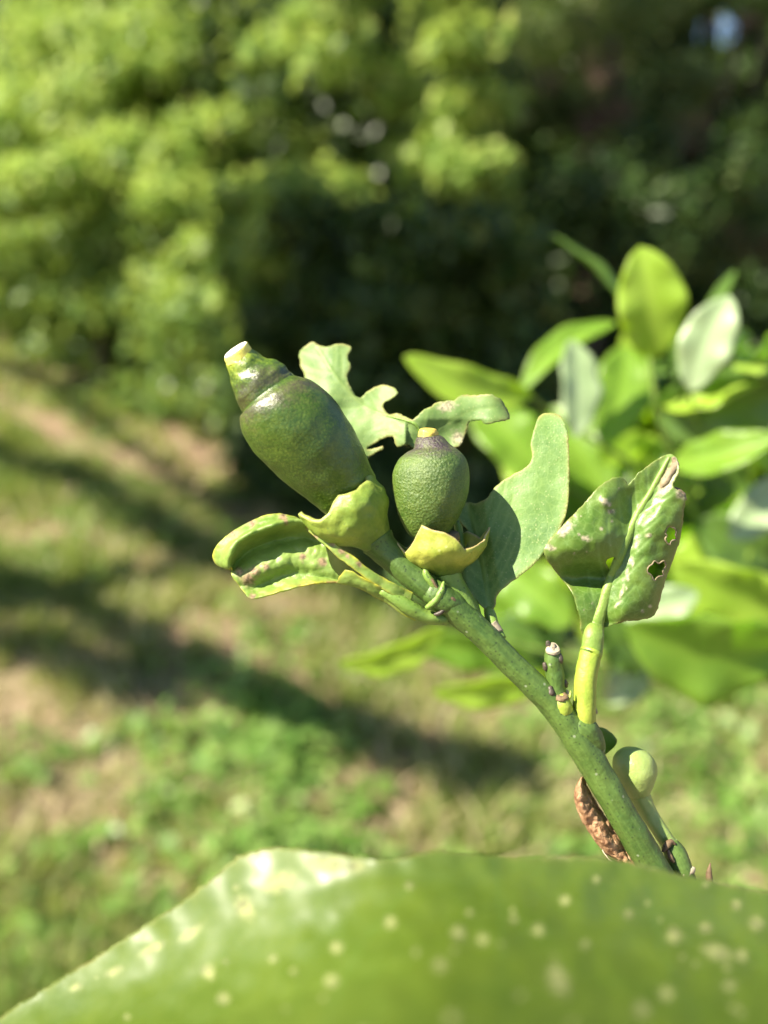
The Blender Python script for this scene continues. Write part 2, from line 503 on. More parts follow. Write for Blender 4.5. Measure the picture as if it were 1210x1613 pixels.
M_stem = stem_mat('stem_bark', (0.040, 0.088, 0.014), (0.085, 0.145, 0.028), sss=0.0, pit=(0.018, 0.03, 0.01), streak=0.32)
M_pet = stem_mat('petiole_skin', (0.19, 0.29, 0.03), (0.31, 0.38, 0.05), pit=(0.2, 0.28, 0.03), sss=0.15, mark=0.0)
M_petrib = stem_mat('midrib_skin', (0.14, 0.235, 0.035), (0.20, 0.29, 0.06), pit=(0.15, 0.24, 0.03), sss=0.1, mark=0.0)
M_petg = stem_mat('petiole_green', (0.13, 0.23, 0.035), (0.20, 0.30, 0.06), sss=0.2, mark=0.05)
M_calyx = stem_mat('calyx_skin', (0.12, 0.205, 0.025), (0.25, 0.32, 0.045), pit=(0.14, 0.20, 0.04), sss=0.15, mark=0.12)
M_calyx_y = stem_mat('calyx_yellow', (0.24, 0.29, 0.03), (0.38, 0.40, 0.07), pit=(0.2, 0.24, 0.03), sss=0.15, mark=0.15)
M_bulb = stem_mat('pale_bulb_skin', (0.20, 0.29, 0.07), (0.28, 0.36, 0.11), pit=(0.22, 0.32, 0.1), sss=0.35, mark=0.0, rough=0.4)
M_bud = stem_mat('dark_bud_scale', (0.025, 0.018, 0.014), (0.085, 0.065, 0.05), sss=0.0, mark=0.3, rough=0.45)
M_scarw = stem_mat('corky_scar', (0.24, 0.20, 0.14), (0.42, 0.36, 0.26), pit=(0.10, 0.06, 0.04), sss=0.0, mark=0.1, rough=0.7)
M_rim = stem_mat('brown_callus', (0.12, 0.085, 0.05), (0.30, 0.24, 0.15), pit=(0.06, 0.04, 0.02), sss=0, mark=0.0, rough=0.7)
M_brownscar = stem_mat('brown_scar', (0.07, 0.045, 0.025), (0.20, 0.13, 0.07), sss=0.0, mark=0.2, rough=0.6)

def fruit_mat(name, lo, hi, purple, p0, p1, pamt, coat=0.25, rough=0.33, sparkle=0.5, green2=(0.16, 0.24, 0.03), tipc=None):
    """skin: green flesh, purple blush towards the tip (attribute t), pitted oil glands"""
    k = NT(name)
    n1 = k.noise(170, 3); n2 = k.noise(1900, 4, 0.7)
    c = k.mix(k.ramp(n1, [(0.3, 0.0), (0.7, 1.0)]), lo, hi)
    c = k.mix(k.ramp(n2, [(0.50, 0.0), (0.70, 0.55)]), c, green2)
    t = k.math('ADD', k.attr('t'), k.math('MULTIPLY', k.math('SUBTRACT', k.noise(260, 3), 0.5), 0.30))
    t = k.math('ADD', t, k.math('MULTIPLY', k.math('SUBTRACT', n2, 0.5), 0.25))
    pf = k.ramp(t, [(p0 - 0.08, 0.0), (p0 + 0.05, pamt), (p1 - 0.06, pamt), (min(p1 + 0.10, 1), 0.0)])
    c = k.mix(pf, c, purple)
    if tipc: c = k.mix(k.ramp(t, [(0.64, 0.0), (0.72, 0.55), (0.78, 0.55), (0.86, 0.0)]), c, purple)
    blot = k.ramp(k.noise(650, 4, 0.7), [(0.50, 0.0), (0.68, 0.6)])
    c = k.mix(blot, c, k.mix(0.55, c, green2))
    gl = k.ramp(k.voro(2300).outputs['Distance'], [(0.12, 1.0), (0.5, 0.0)])
    c = k.mix(k.math('MULTIPLY', gl, 0.35), c, green2)
    base = k.mix(k.ramp(k.attr('t'), [(0.0, 0.5), (0.12, 0.0)]), c, (0.2, 0.28, 0.04))
    if tipc: base = k.mix(k.ramp(t, [(0.86, 0.0), (1.03, 0.9)]), base, tipc)
    b = k.bump(k.voro(2300).outputs['Distance'], 0.55 * sparkle + 0.1, 0.00022)
    b = k.bump(k.noise(2600, 4, 0.75), sparkle, 0.00022, b)
    b = k.bump(k.noise(350, 2), 0.25, 0.0006, b)
    return k.finish(base, k.math('ADD', k.math('MULTIPLY', n2, 0.22), rough - 0.11), b, spec=0.6, sss=0.05, sss_r=0.0012, coat=coat)

M_fruitL = fruit_mat('large_fruit_skin', (0.022, 0.060, 0.004), (0.048, 0.100, 0.007), (0.070, 0.043, 0.038), 0.42, 0.53, 0.72, coat=0.05, sparkle=0.26, rough=0.35, green2=(0.13, 0.19, 0.02), tipc=(0.26, 0.33, 0.03))
M_fruitS = fruit_mat('small_fruit_skin', (0.040, 0.088, 0.010), (0.080, 0.14, 0.018), (0.050, 0.030, 0.042), 0.60, 1.20, 0.92, coat=0.0, sparkle=0.8, rough=0.40, green2=(0.17, 0.23, 0.05))
M_tip = stem_mat('style_scar_yellow', (0.75, 0.66, 0.10), (0.86, 0.78, 0.22), pit=(0.6, 0.55, 0.1), sss=0.2, mark=0.0)
M_cut = stem_mat('style_scar_face', (0.90, 0.86, 0.66), (0.95, 0.92, 0.80), pit=(0.9, 0.8, 0.5), sss=0.1, mark=0.0, rough=0.5)
M_tip2 = stem_mat('style_stub_ochre', (0.45, 0.34, 0.05), (0.60, 0.46, 0.10), pit=(0.3, 0.2, 0.05), sss=0.2, mark=0.0)

def dry_mat():
    k = NT('withered_leaf_skin')
    n1 = k.noise(420, 5, 0.65); n2 = k.noise(1700, 4, 0.7)
    c = k.ramp(n1, [(0.3, (0.15, 0.07, 0.035)), (0.5, (0.38, 0.22, 0.12)), (0.75, (0.56, 0.38, 0.24))])
    b = k.bump(n1, 0.9, 0.0009); b = k.bump(n2, 0.5, 0.0003, b)
    return k.finish(c, 0.6, b, spec=0.3, trans=(0.5, 0.25, 0.1), trans_fac=0.15)
M_dry = dry_mat()

def simple_leafcloud(name, stops, trans, tf, rough=0.5, spec=0.4):
    k = NT(name)
    c = k.ramp(k.attr('rnd'), stops)
    return k.finish(c, rough, spec=spec, trans=trans, trans_fac=tf)

def bark_mat(name, a, b):
    k = NT(name)
    n = k.noise(18, 6, 0.7); c = k.mix(k.ramp(n, [(0.35, 0.0), (0.65, 1.0)]), a, b)
    return k.finish(c, 0.85, k.bump(n, 0.8, 0.02), spec=0.2)
M_bark = bark_mat('grey_brown_bark', (0.07, 0.05, 0.035), (0.20, 0.155, 0.12))
M_barkred = bark_mat('reddish_bark', (0.045, 0.030, 0.022), (0.12, 0.080, 0.058))

# ------------------------------------------------------------------ ground
BAND = nrm(np.array([-0.64, 0.77]))
def ground_h(X, Y):
    X = np.asarray(X, float); Y = np.asarray(Y, float)
    k = np.maximum(0, Y - 2.5)
    rise = np.where(k < 6, 0.040 * k ** 2, 0.040 * 36 + 0.40 * (k - 6))
    rise = np.minimum(rise, 7.0 + 0 * X)
    und = 0.020 * np.sin(X * 2.1 + Y * 1.3) + 0.014 * np.sin(X * 5.3 - Y * 3.7 + 1.0) + 0.008 * np.sin(X * 11 + Y * 9)
    return rise + und

def ground_hit(x, y):
    d = CR * (x - W / 2) / FPX + CU * (H / 2 - y) / FPX + CF
    t = 0.5
    for _ in range(4000):
        p = CAM + d * t
        if p[2] < ground_h(p[0], p[1]): break
        t += 0.01
    return p

def soil_mat():
    k = NT('soil_and_thatch')
    n1 = k.noise(1.6, 5, 0.6); n2 = k.noise(16, 6, 0.75); n3_ = k.noise(90, 4, 0.8)
    soil = k.ramp(n3_, [(0.3, (0.12, 0.080, 0.055)), (0.55, (0.34, 0.24, 0.165)), (0.8, (0.54, 0.42, 0.30))])
    grn = k.ramp(n2, [(0.3, (0.05, 0.075, 0.02)), (0.7, (0.14, 0.18, 0.05))])
    c = k.mix(k.ramp(n1, [(0.46, 0.0), (0.66, 0.7)]), soil, grn)
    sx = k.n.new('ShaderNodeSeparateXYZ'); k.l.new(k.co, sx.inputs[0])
    far = k.ramp(k.math('DIVIDE', sx.outputs[1], 10.0), [(0.52, 0.0), (0.66, 1.0)])  # far ground darkened: shade behind the hedge put into the colour
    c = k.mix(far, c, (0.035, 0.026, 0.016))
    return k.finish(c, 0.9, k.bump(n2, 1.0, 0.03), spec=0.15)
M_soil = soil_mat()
Org.o = np.zeros(3)
gx = np.concatenate([np.linspace(-60, -8, 30), np.linspace(-7.8, 7.8, 240), np.linspace(8, 60, 30)])
gy = np.concatenate([np.linspace(-25, -1, 20), np.linspace(-0.9, 12, 200), np.linspace(12.5, 90, 50)])
GX, GY = np.meshgrid(gx, gy)
GZ = ground_h(GX, GY)
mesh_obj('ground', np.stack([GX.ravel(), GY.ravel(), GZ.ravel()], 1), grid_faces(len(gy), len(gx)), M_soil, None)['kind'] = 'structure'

# ------------------------------------------------------------------ leaf clouds
def scatter(pos, nor, size, aspect=0.55, fold=0.25, jitter=0.85, droop=0.0, rnd=None):
    """leaf blades (4 corners, folded on the midrib) at pos facing nor"""
    n = len(pos)
    nor = nrm(nor + RNG.normal(0, jitter, (n, 3)))
    d = RNG.normal(0, 1, (n, 3)); d[:, 2] -= droop
    d = nrm(d - (d * nor).sum(1, keepdims=True) * nor)
    s = np.cross(nor, d)
    L = (np.asarray(size) * RNG.uniform(0.6, 1.3, n))[:, None]
    a = pos; b = pos + d * L; m = pos + d * L * 0.45
    l = m + s * L * aspect * 0.5 + nor * L * fold * 0.25
    r = m - s * L * aspect * 0.5 + nor * L * fold * 0.25
    V = np.stack([a, r, b, l], 1).reshape(-1, 3)
    F = (np.arange(n)[:, None] * 4 + np.array([[0, 1, 2, 3]]))
    F = np.concatenate([F[:, [0, 1, 2]], F[:, [0, 2, 3]]])
    q = np.repeat(RNG.random(n) if rnd is None else rnd, 4)
    return V, F, q

def clump_points(c, rad, n, shell=0.42):
    """points in a squashed ball, mostly near its skin; returns points and outward normals"""
    d = nrm(RNG.normal(0, 1, (n, 3)))
    r = shell + (1 - shell) * RNG.random(n) ** 0.6
    bump = 1 + 0.38 * np.sin(d[:, 0] * 6 + c[0] * 7) * np.sin(d[:, 1] * 5 + c[1] * 5) + 0.25 * np.sin(d[:, 2] * 9 + c[2] * 3 + d[:, 0] * 7)
    return c + d * (r * bump)[:, None] * np.asarray(rad), d

def crown(name, clumps, mat, parent, leaf, per, up=0.5, **kw):
    P_, N_ = [], []
    for (c, rad, w) in clumps:
        v_ = np.asarray(c, float) - CAM; f_ = v_ @ CF
        if f_ > 1 and math.hypot(v_ @ CR / f_ * FPX + W / 2 - 1130, H / 2 - v_ @ CU / f_ * FPX - 45) < rad[0] * 1.25 / f_ * FPX + 12: continue   # a chink of sky stays open here
        p, d = clump_points(np.asarray(c, float), rad, max(8, int(per * w)))
        P_.append(p); N_.append(nrm(d + np.array([0, 0, up])))
    V, F, q = scatter(np.vstack(P_), np.vstack(N_), leaf, **kw)
    o = mesh_obj(name, V, F, mat, parent, {'rnd': q}, smooth=False)
    return o

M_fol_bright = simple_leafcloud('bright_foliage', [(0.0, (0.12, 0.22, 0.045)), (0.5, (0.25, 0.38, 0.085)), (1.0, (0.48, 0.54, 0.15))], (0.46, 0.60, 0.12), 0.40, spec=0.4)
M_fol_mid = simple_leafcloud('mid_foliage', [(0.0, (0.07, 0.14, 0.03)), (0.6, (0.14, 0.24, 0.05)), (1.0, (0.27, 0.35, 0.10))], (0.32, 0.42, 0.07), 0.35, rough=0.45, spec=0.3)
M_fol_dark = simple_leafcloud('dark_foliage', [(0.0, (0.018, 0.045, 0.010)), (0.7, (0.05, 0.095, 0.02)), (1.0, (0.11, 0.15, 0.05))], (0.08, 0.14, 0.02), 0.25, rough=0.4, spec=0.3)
M_fol_olive = simple_leafcloud('olive_conifer_foliage', [(0.0, (0.06, 0.10, 0.025)), (0.6, (0.11, 0.16, 0.04)), (1.0, (0.20, 0.22, 0.07))], (0.2, 0.3, 0.05), 0.3, rough=0.6)
M_fol_brown = simple_leafcloud('dead_brown_foliage', [(0.0, (0.06, 0.035, 0.025)), (0.6, (0.13, 0.08, 0.055)), (1.0, (0.30, 0.20, 0.14))], (0.3, 0.15, 0.08), 0.2, rough=0.7)

def px_clump(x, y, d, rpx, w=1.0, sq=(1.0, 0.9, 0.75)):
    r = rpx * d / FPX
    return (PM(x, y, d), (r * sq[0], r * sq[1], r * sq[2]), w)

def ridge(pts, d0, d1, rpx, n, jit=12, sq=(1.1, 0.9, 0.7), drop=0):
    q = catmull(pts, n); ds = np.linspace(d0, d1, n)
    return [px_clump(x + RNG.normal(0, jit), y + RNG.normal(0, jit) + drop, dd + RNG.normal(0, 0.08), rpx * RNG.uniform(0.75, 1.2), sq=sq) for (x, y), dd in zip(q, ds)]

def foot(x, y, d):
    p = PM(x, y, d); p = np.array([p[0], p[1], 0.0]); p[2] = float(ground_h(p[0], p[1])) - 0.03
    return p

def wtube(name, pts, rad, mat, parent, n=24, m=10, wob=0.12, label=None):
    return tube(name, None, mat, parent, n=n, m=m, wob=wob, world_pts=np.asarray(pts, float), world_r=np.asarray(rad, float), label=label)

def ybase(x):
    return float(np.interp(x, [-200, 0, 200, 420, 700, 950, 1210, 1400], [500, 545, 640, 820, 960, 1020, 1060, 1080]))
_D = {}
def hedge_d(x, y, back=0.0):
    """forward distance of the hedge face seen at a pixel; the face stands on its base line on the ground"""
    k = round(x / 25) * 25
    if k not in _D:
        g = ground_hit(k, ybase(k)); _D[k] = math.hypot(g[0], g[1])
    d = CR * (x - W / 2) / FPX + CU * (H / 2 - y) / FPX + CF
    return (_D[k] + back) / math.hypot(d[0], d[1])
def fill(x0, x1, y0, y1, n, rpx, back0=0.1, back1=0.5, low=None, sq=(1.0, .9, .8)):
    out = []
    while len(out) < n:
        x, y = RNG.uniform(x0, x1), RNG.uniform(y0, y1)
        if y > ybase(x) - rpx * 0.45: continue
        if math.hypot(x - 1130, y - 45) < rpx * 1.1 + 14: continue
        out.append(px_clump(x, y, hedge_d(x, y, RNG.uniform(back0, back1)), rpx * RNG.uniform(0.7, 1.25), sq=sq))
    return out

# bright broadleaf tree, upper left: layered drooping boughs
f = foot(150, 560, 6.2)
t = thing('broadleaf_tree', f, 'bright yellow-green leafy tree with layered drooping boughs filling the upper left', 'tree')
cl = []
cl += ridge([(60, 20), (180, -10), (330, -20), (470, -30)], 5.6, 5.4, 62, 9)
cl += ridge([(10, 200), (120, 130), (230, 95), (330, 80), (400, 60)], 5.0, 4.9, 62, 10)
cl += ridge([(-20, 310), (60, 290), (130, 255), (230, 240), (300, 262)], 4.7, 4.7, 58, 9)
cl += ridge([(330, 240), (420, 180), (510, 110), (620, 110), (730, 150)], 4.8, 4.8, 52, 11)
cl += ridge([(90, 90), (170, 60), (260, 40)], 5.3, 5.2, 60, 5)
cl += ridge([(440, 90), (520, 50), (640, 20), (700, 60)], 5.5, 5.5, 55, 7)
cl += ridge([(0, 130), (60, 90), (100, 70)], 5.4, 5.3, 60, 4)
LIT = [np.array(c_[0]) for c_ in cl]
br = crown('crown', cl, M_fol_bright, t, 0.090, 260, up=0.9, aspect=0.6, droop=1.1, jitter=0.8)
cl = ridge([(500, 230), (560, 190), (620, 160), (700, 190)], 4.6, 4.5, 40, 6) + fill(-60, 780, -60, 300, 26, 42, 0.8, 1.2, sq=(1.5, 1, .6)) + fill(-60, 480, 240, 480, 34, 42, 0.0, 0.4, sq=(1.4, 1, .7))
LIT += [np.array(c_[0]) for c_ in cl[:32]]
crown('outer_crown', cl, M_fol_bright, t, 0.085, 170, up=0.9, aspect=0.6, droop=1.1, jitter=0.8)
crown('inner_crown', fill(-60, 760, -60, 330, 64, 66, 1.5, 2.1), M_fol_dark, t, 0.08, 300, up=0.5, aspect=0.7)  # dark leaf colour stands in for shade between the bright boughs
tp = PM(190, 160, 5.8)
wtube('trunk', [f, f * 0.6 + tp * 0.4 + np.array([0.1, 0.05, 0]), tp], [0.10, 0.08, 0.045], M_bark, t)
for (x, y, d) in [(120, 120, 5.0), (420, 170, 4.9), (640, 120, 4.85), (60, 290, 4.75), (250, 250, 4.75), (300, 0, 5.4)]:
    a = f * 0.35 + tp * 0.65 + RNG.normal(0, .05, 3); b = PM(x, y + 30, d + 0.15)
    wtube('bough', [a, (a + b) / 2 + np.array([0, 0, 0.08]), b], [0.035, 0.022, 0.008], M_bark, t, n=14, m=7)

# lower green shrub under it
f = foot(150, 560, 5.4)
t = thing('leafy_shrub', f, 'mid-green leafy shrub below the bright boughs at the left edge of the grass', 'shrub')
cl = ridge([(-30, 400), (60, 380), (160, 390), (260, 380), (340, 400)], 5.3, 4.9, 60, 9, jit=20)
cl += ridge([(0, 470), (100, 480), (200, 470), (300, 490), (380, 520)], 5.3, 4.6, 56, 9, jit=18)
cl += ridge([(300, 330), (400, 290), (480, 320), (560, 380)], 5.2, 5.0, 45, 7, jit=20)
cl += fill(-80, 430, 330, 640, 44, 58, 0.05, 0.6)
crown('crown', cl, M_fol_mid, t, 0.082, 230, up=0.7, aspect=0.75, droop=0.3)
wtube('trunk', [f, PM(160, 480, 5.3), PM(170, 400, 5.3)], [0.05, 0.04, 0.02], M_bark, t, n=12)

# middle dark evergreen shrub, glints
f = foot(500, 700, 4.4)
t = thing('evergreen_shrub', f, 'dark glossy evergreen shrub behind the large fruit at the centre of the hedge', 'shrub')
cl = ridge([(330, 520), (380, 600), (420, 680), (450, 760)], 4.6, 3.9, 62, 8, jit=14)
cl += ridge([(420, 430), (500, 470), (580, 520), (640, 560)], 4.8, 4.4, 66, 8, jit=22)
cl += ridge([(430, 350), (520, 400), (600, 450), (700, 470)], 5.0, 4.6, 58, 9, jit=26)
cl += ridge([(500, 640), (580, 700), (660, 780), (760, 860)], 4.3, 3.4, 70, 9, jit=20)
cl += fill(380, 820, 330, 960, 60, 60, 0.05, 0.7)
crown('crown', cl, M_fol_dark, t, 0.075, 240, up=0.5, aspect=0.65, droop=0.2)
wtube('trunk', [f, PM(520, 620, 4.6), PM(540, 480, 4.8)], [0.06, 0.045, 0.02], M_bark, t, n=12)

HOLE = [px_clump(1130 + q_ * math.cos(a_) * 1.1, 45 + q_ * math.sin(a_), 5.4 + RNG.uniform(0, .5), 27) for q_, n_ in ((50, 9), (78, 12), (108, 16), (140, 18)) for a_ in np.linspace(0, 6.28, n_, endpoint=False)]
# creeper-hung trunk in the centre
f = foot(600, 600, 5.6)
t = thing('bare_tree', f, 'brown trunked tree with dead twigs standing in the dark middle of the hedge', 'tree')
wtube('trunk', [f, PM(610, 400, 5.5), PM(600, 250, 5.5), PM(640, 60, 5.6), PM(650, -200, 5.8)], [0.09, 0.08, 0.07, 0.05, 0.04], M_barkred, t)
for (x0, y0, x1, y1) in [(605, 300, 680, 210), (600, 350, 540, 230), (600, 260, 560, 190)]:
    a = PM(x0, y0, 5.45); b = PM(x1, y1, 5.2)
    wtube('bough', [a, (a + b) / 2 + np.array([0.02, 0, 0.03]), b], [0.04, 0.03, 0.012], M_barkred, t, n=12, m=7)
cl = ridge([(590, 330), (640, 250), (660, 230), (600, 210)], 5.25, 5.2, 30, 6, jit=20)
crown('dead_leaves', cl, M_fol_brown, t, 0.045, 60, up=0.2)
cl = ridge([(560, 330), (620, 380), (700, 340), (760, 300)], 5.2, 5.0, 34, 7, jit=30)
crown('crown', cl, M_fol_mid, t, 0.045, 130, up=0.4)

# conifer, upper right
f = foot(900, 700, 4.8)
t = thing('conifer_tree', f, 'olive-green conifer with soft sprays and brown dead twigs at the upper right', 'tree')
cl = ridge([(720, 20), (800, 60), (880, 70), (960, 40), (1060, 50)], 4.9, 4.7, 62, 10, jit=22)
cl += ridge([(760, 130), (830, 150), (900, 180), (960, 200)], 4.9, 4.7, 48, 8, jit=20)
cl += ridge([(700, -40), (850, -40), (1000, -30), (1080, -30)], 5.1, 4.9, 66, 9, jit=20)
cl += ridge([(900, 260), (960, 300), (1060, 120), (1090, 180)], 4.7, 4.6, 36, 7, jit=25)
cl += ridge([(1090, 380), (1140, 400), (1190, 420), (1200, 300)], 4.4, 4.3, 45, 6, jit=22)
cl += ridge([(740, 310), (760, 370), (780, 420), (830, 450)], 4.8, 4.6, 36, 6, jit=22)
crown('crown', cl, M_fol_olive, t, 0.06, 420, up=0.3, aspect=0.35, droop=1.2)
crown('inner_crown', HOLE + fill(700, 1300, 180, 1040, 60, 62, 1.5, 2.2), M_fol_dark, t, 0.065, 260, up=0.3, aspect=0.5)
cl = ridge([(890, 190), (960, 230), (1010, 300), (1050, 350), (1000, 240)], 4.9, 4.7, 40, 9, jit=25)
cl += ridge([(940, 10), (1150, 10), (1190, 20)], 4.7, 4.6, 26, 4, jit=12)
cl += ridge([(1040, 300), (1060, 360), (1130, 340), (1190, 380)], 4.3, 4.2, 36, 8, jit=22)
cl += ridge([(870, 130), (930, 200), (1000, 210), (1090, 240)], 4.4, 4.3, 34, 8, jit=25)
crown('dead_twigs', cl, M_fol_brown, t, 0.05, 120, up=0.1, aspect=0.2, droop=1.0)
wtube('trunk', [f, PM(930, 400, 5.2), PM(940, 150, 5.3), PM(930, -200, 5.5)], [0.14, 0.12, 0.10, 0.06], M_barkred, t)
for pts in [[(965, 60), (975, 150), (1000, 230)], [(1160, 60), (1150, 120), (1110, 190)], [(1205, 60), (1195, 110), (1180, 150)], [(1040, 240), (1030, 290), (1050, 330)]]:
    w_ = [PM(x, y, 4.55) for x, y in pts]
    wtube('bough', w_, [0.022, 0.018, 0.008], M_barkred, t, n=14, m=7)

# dense backing of the hedge far behind
def backing(name, x0, x1, y0, y1, d0, d1, n, rpx, mat, per, label, lx, group, avoid=None):
    f_ = foot(lx, 400, (d0 + d1) / 2)
    t_ = thing(name, f_, LBS[lx], 'tree', group)
    c_ = []
    while len(c_) < n:
        x, y = RNG.uniform(x0, x1), RNG.uniform(y0, y1)
        if avoid and math.hypot(x - avoid[0], y - avoid[1]) < avoid[2] + rpx * 1.15: continue
        c_.append(px_clump(x, y, RNG.uniform(d0, d1), rpx * RNG.uniform(0.8, 1.2), sq=(1, 1, 0.9)))
    crown('crown', c_, mat, t_, 0.13, per, up=0.4, aspect=0.65)
    wtube('trunk', [f_, PM(lx, 250, (d0 + d1) / 2), PM(lx + 10, 0, (d0 + d1) / 2 + .2)], [0.16, 0.12, 0.07], M_bark, t_, n=12)
LBS = {100: 'tall shaded dark tree behind the bright tree at far left', 480: 'tall shaded dark tree behind the fruits, left of the bare brown trunk', 800: 'tall shaded dark tree behind the conifer, right of the bare brown trunk', 1110: 'tall shaded dark tree at far right with a chink of blue sky'}
GB = 'tall dark trees closing the view behind the hedge'
LB = 'tall dark leafy tree standing in shade behind the hedge'
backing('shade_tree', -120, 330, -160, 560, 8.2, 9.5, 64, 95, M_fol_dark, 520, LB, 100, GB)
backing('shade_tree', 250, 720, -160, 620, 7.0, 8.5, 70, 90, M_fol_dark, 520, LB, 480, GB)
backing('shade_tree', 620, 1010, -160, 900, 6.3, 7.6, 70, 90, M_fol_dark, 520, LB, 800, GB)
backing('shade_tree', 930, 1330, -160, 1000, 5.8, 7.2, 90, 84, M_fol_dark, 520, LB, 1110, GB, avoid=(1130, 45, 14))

LBS[-300] = 'shaded tree just past the left edge of the view'; LBS[-750] = 'leafy tree well past the left edge of the view'
backing('shade_tree', -620, -80, -200, 480, 7.6, 8.8, 60, 95, M_fol_mid, 260, LB, -300, GB)
backing('shade_tree', -1150, -600, -200, 460, 7.6, 8.8, 60, 95, M_fol_mid, 260, LB, -750, GB)
# unseen crowns added to shade the hedge's right half and stripe the grass
LH = SUN[:2] / SUN[2]
def over(p, h):
    """the place h metres above p on the line to the sun"""
    return np.array([p[0] + LH[0] * h, p[1] + LH[1] * h, p[2] + h])
def out_of_view(p, m=1.12):
    v = p - CAM; f_ = v @ CF
    if f_ <= 0.05: return True
    return abs(v @ CR / f_) * FPX > W / 2 * m or abs(v @ CU / f_) * FPX > H / 2 * m
cl = []
for x in range(440, 1300, 62):
    for y in range(-60, 1000, 62):
        if (y < 140 and x < 900) or y > ybase(x) - 20 or RNG.random() < (0.60 if x < 600 else 0.22 if x < 720 else 0.05): continue
        if x < 640 and y < 380 or x < 820 and y < 330: continue
        for dd in ([hedge_d(x, y, 0.2)] if x < 830 or (y < 150 and x < 1040) else [hedge_d(x, y, 0.2), 4.6]):
            g = PM(x, y, dd); h = 2.3
            while h < 8 and not out_of_view(over(g, h) + np.array([0.3, 0, -0.3])): h += 0.2
            if h < 8: cl.append((over(g, h + RNG.uniform(0, .3)), (0.27, 0.27, 0.16), 1.0))
def shades_lit(p):
    for b in LIT:
        v = p - b; t_ = v @ SUN
        if t_ > 0 and np.linalg.norm(v - t_ * SUN) < 0.42: return True
    return False
cl = [c_ for c_ in cl if not shades_lit(c_[0])]
tb = np.array([-3.6, 1.6, 0.0]); tb[2] = float(ground_h(tb[0], tb[1])) - .03
t = thing('shade_canopy', tb, 'unseen tree with a high canopy, added to throw the hedge into shade', 'tree')
crown('crown', cl, M_fol_mid, t, 0.12, 240, up=0.5, aspect=0.75)
wtube('trunk', [tb, tb + np.array([0.2, 0.2, 2.2]), np.array([-2.6, 2.8, 4.4])], [0.14, 0.11, 0.07], M_bark, t)
for c in cl[::9]:
    a = np.array([-3.0, 2.3, 3.6]); b = c[0]
    wtube('bough', [a, (a + b) / 2 + np.array([0, 0, .15]), b], [0.05, 0.03, 0.012], M_bark, t, n=12, m=7)

bands = [([(-60, 560), (60, 600), (180, 680), (300, 770), (380, 810)], 3.0, 0.10),
         ([(-60, 700), (60, 740), (160, 770), (260, 830), (350, 880), (430, 900)], 2.8, 0.16),
         ([(-80, 900), (30, 930), (130, 965), (250, 1020), (360, 1075), (470, 1120), (580, 1160), (700, 1200), (820, 1250)], 2.4, 0.082),
         ([(-50, 1010), (60, 1025), (160, 1060), (260, 1100)], 2.4, 0.06)]
for bi, (pts, h, r) in enumerate(bands):  # unseen crowns added along the sun line to cast each shadow band
    cl = []
    q = catmull(pts, len(pts) * 3)
    for (x, y) in q:
        g = ground_hit(x, y)
        cl.append((over(g, h * RNG.uniform(0.93, 1.07)), np.array([r, r, r * 0.7]) * RNG.uniform(0.6, 1.15), RNG.uniform(0.4, 1.0)))
    base = np.array(cl[0][0]) + np.array([-0.8, -0.3, 0]); base[2] = float(ground_h(base[0], base[1])) - 0.03
    t = thing('shadow_caster', base, ['unseen tree at the left, added to cast the far shadow band', 'unseen tree at the left, added to cast the second shadow band',
              'unseen tree at the left, added to cast the long near shadow band', 'unseen tree at the left, added to cast the short near shadow band'][bi], 'tree')
    crown('crown', cl, M_fol_mid, t, 0.055, 260, up=0.5, aspect=0.7)
    cs = np.array([c[0] for c in cl])
    wtube('trunk', [base, base * 0.5 + cs[0] * 0.5 + np.array([-.1, 0, 0]), cs[0]], [0.07, 0.05, 0.03], M_bark, t, n=16)
    wtube('bough', cs[::3], np.linspace(0.028, 0.008, len(cs[::3])), M_bark, t, n=40, m=7)

# ------------------------------------------------------------------ grass and weeds
M_grass = simple_leafcloud('grass_blades', [(0.0, (0.07, 0.14, 0.02)), (0.4, (0.14, 0.23, 0.04)), (0.6, (0.25, 0.30, 0.075)), (0.8, (0.38, 0.34, 0.16)), (1.0, (0.56, 0.47, 0.30))], (0.36, 0.42, 0.08), 0.35, rough=0.5)
M_weed = simple_leafcloud('weed_leaves', [(0.0, (0.08, 0.17, 0.03)), (0.6, (0.16, 0.28, 0.06)), (1.0, (0.27, 0.38, 0.11))], (0.34, 0.50, 0.08), 0.35, rough=0.4)
M_litter = simple_leafcloud('dry_straw', [(0.0, (0.16, 0.10, 0.06)), (0.5, (0.36, 0.27, 0.17)), (1.0, (0.60, 0.50, 0.34))], (0.4, 0.3, 0.15), 0.15, rough=0.6)

def ground_pts(n, ymin, ymax, power=1.0):
    """random ground points inside a wedge a little wider than the view"""
    y = ymin + (ymax - ymin) * RNG.random(n) ** power
    x = -(0.95 * y + 0.5) + RNG.random(n) * (1.65 * y + 1.0)
    return np.stack([x, y, ground_h(x, y)], 1)
def density(p, sc, seed):
    return n3(np.stack([p[:, 0], p[:, 1], 0 * p[:, 0]], 1), sc, seed)

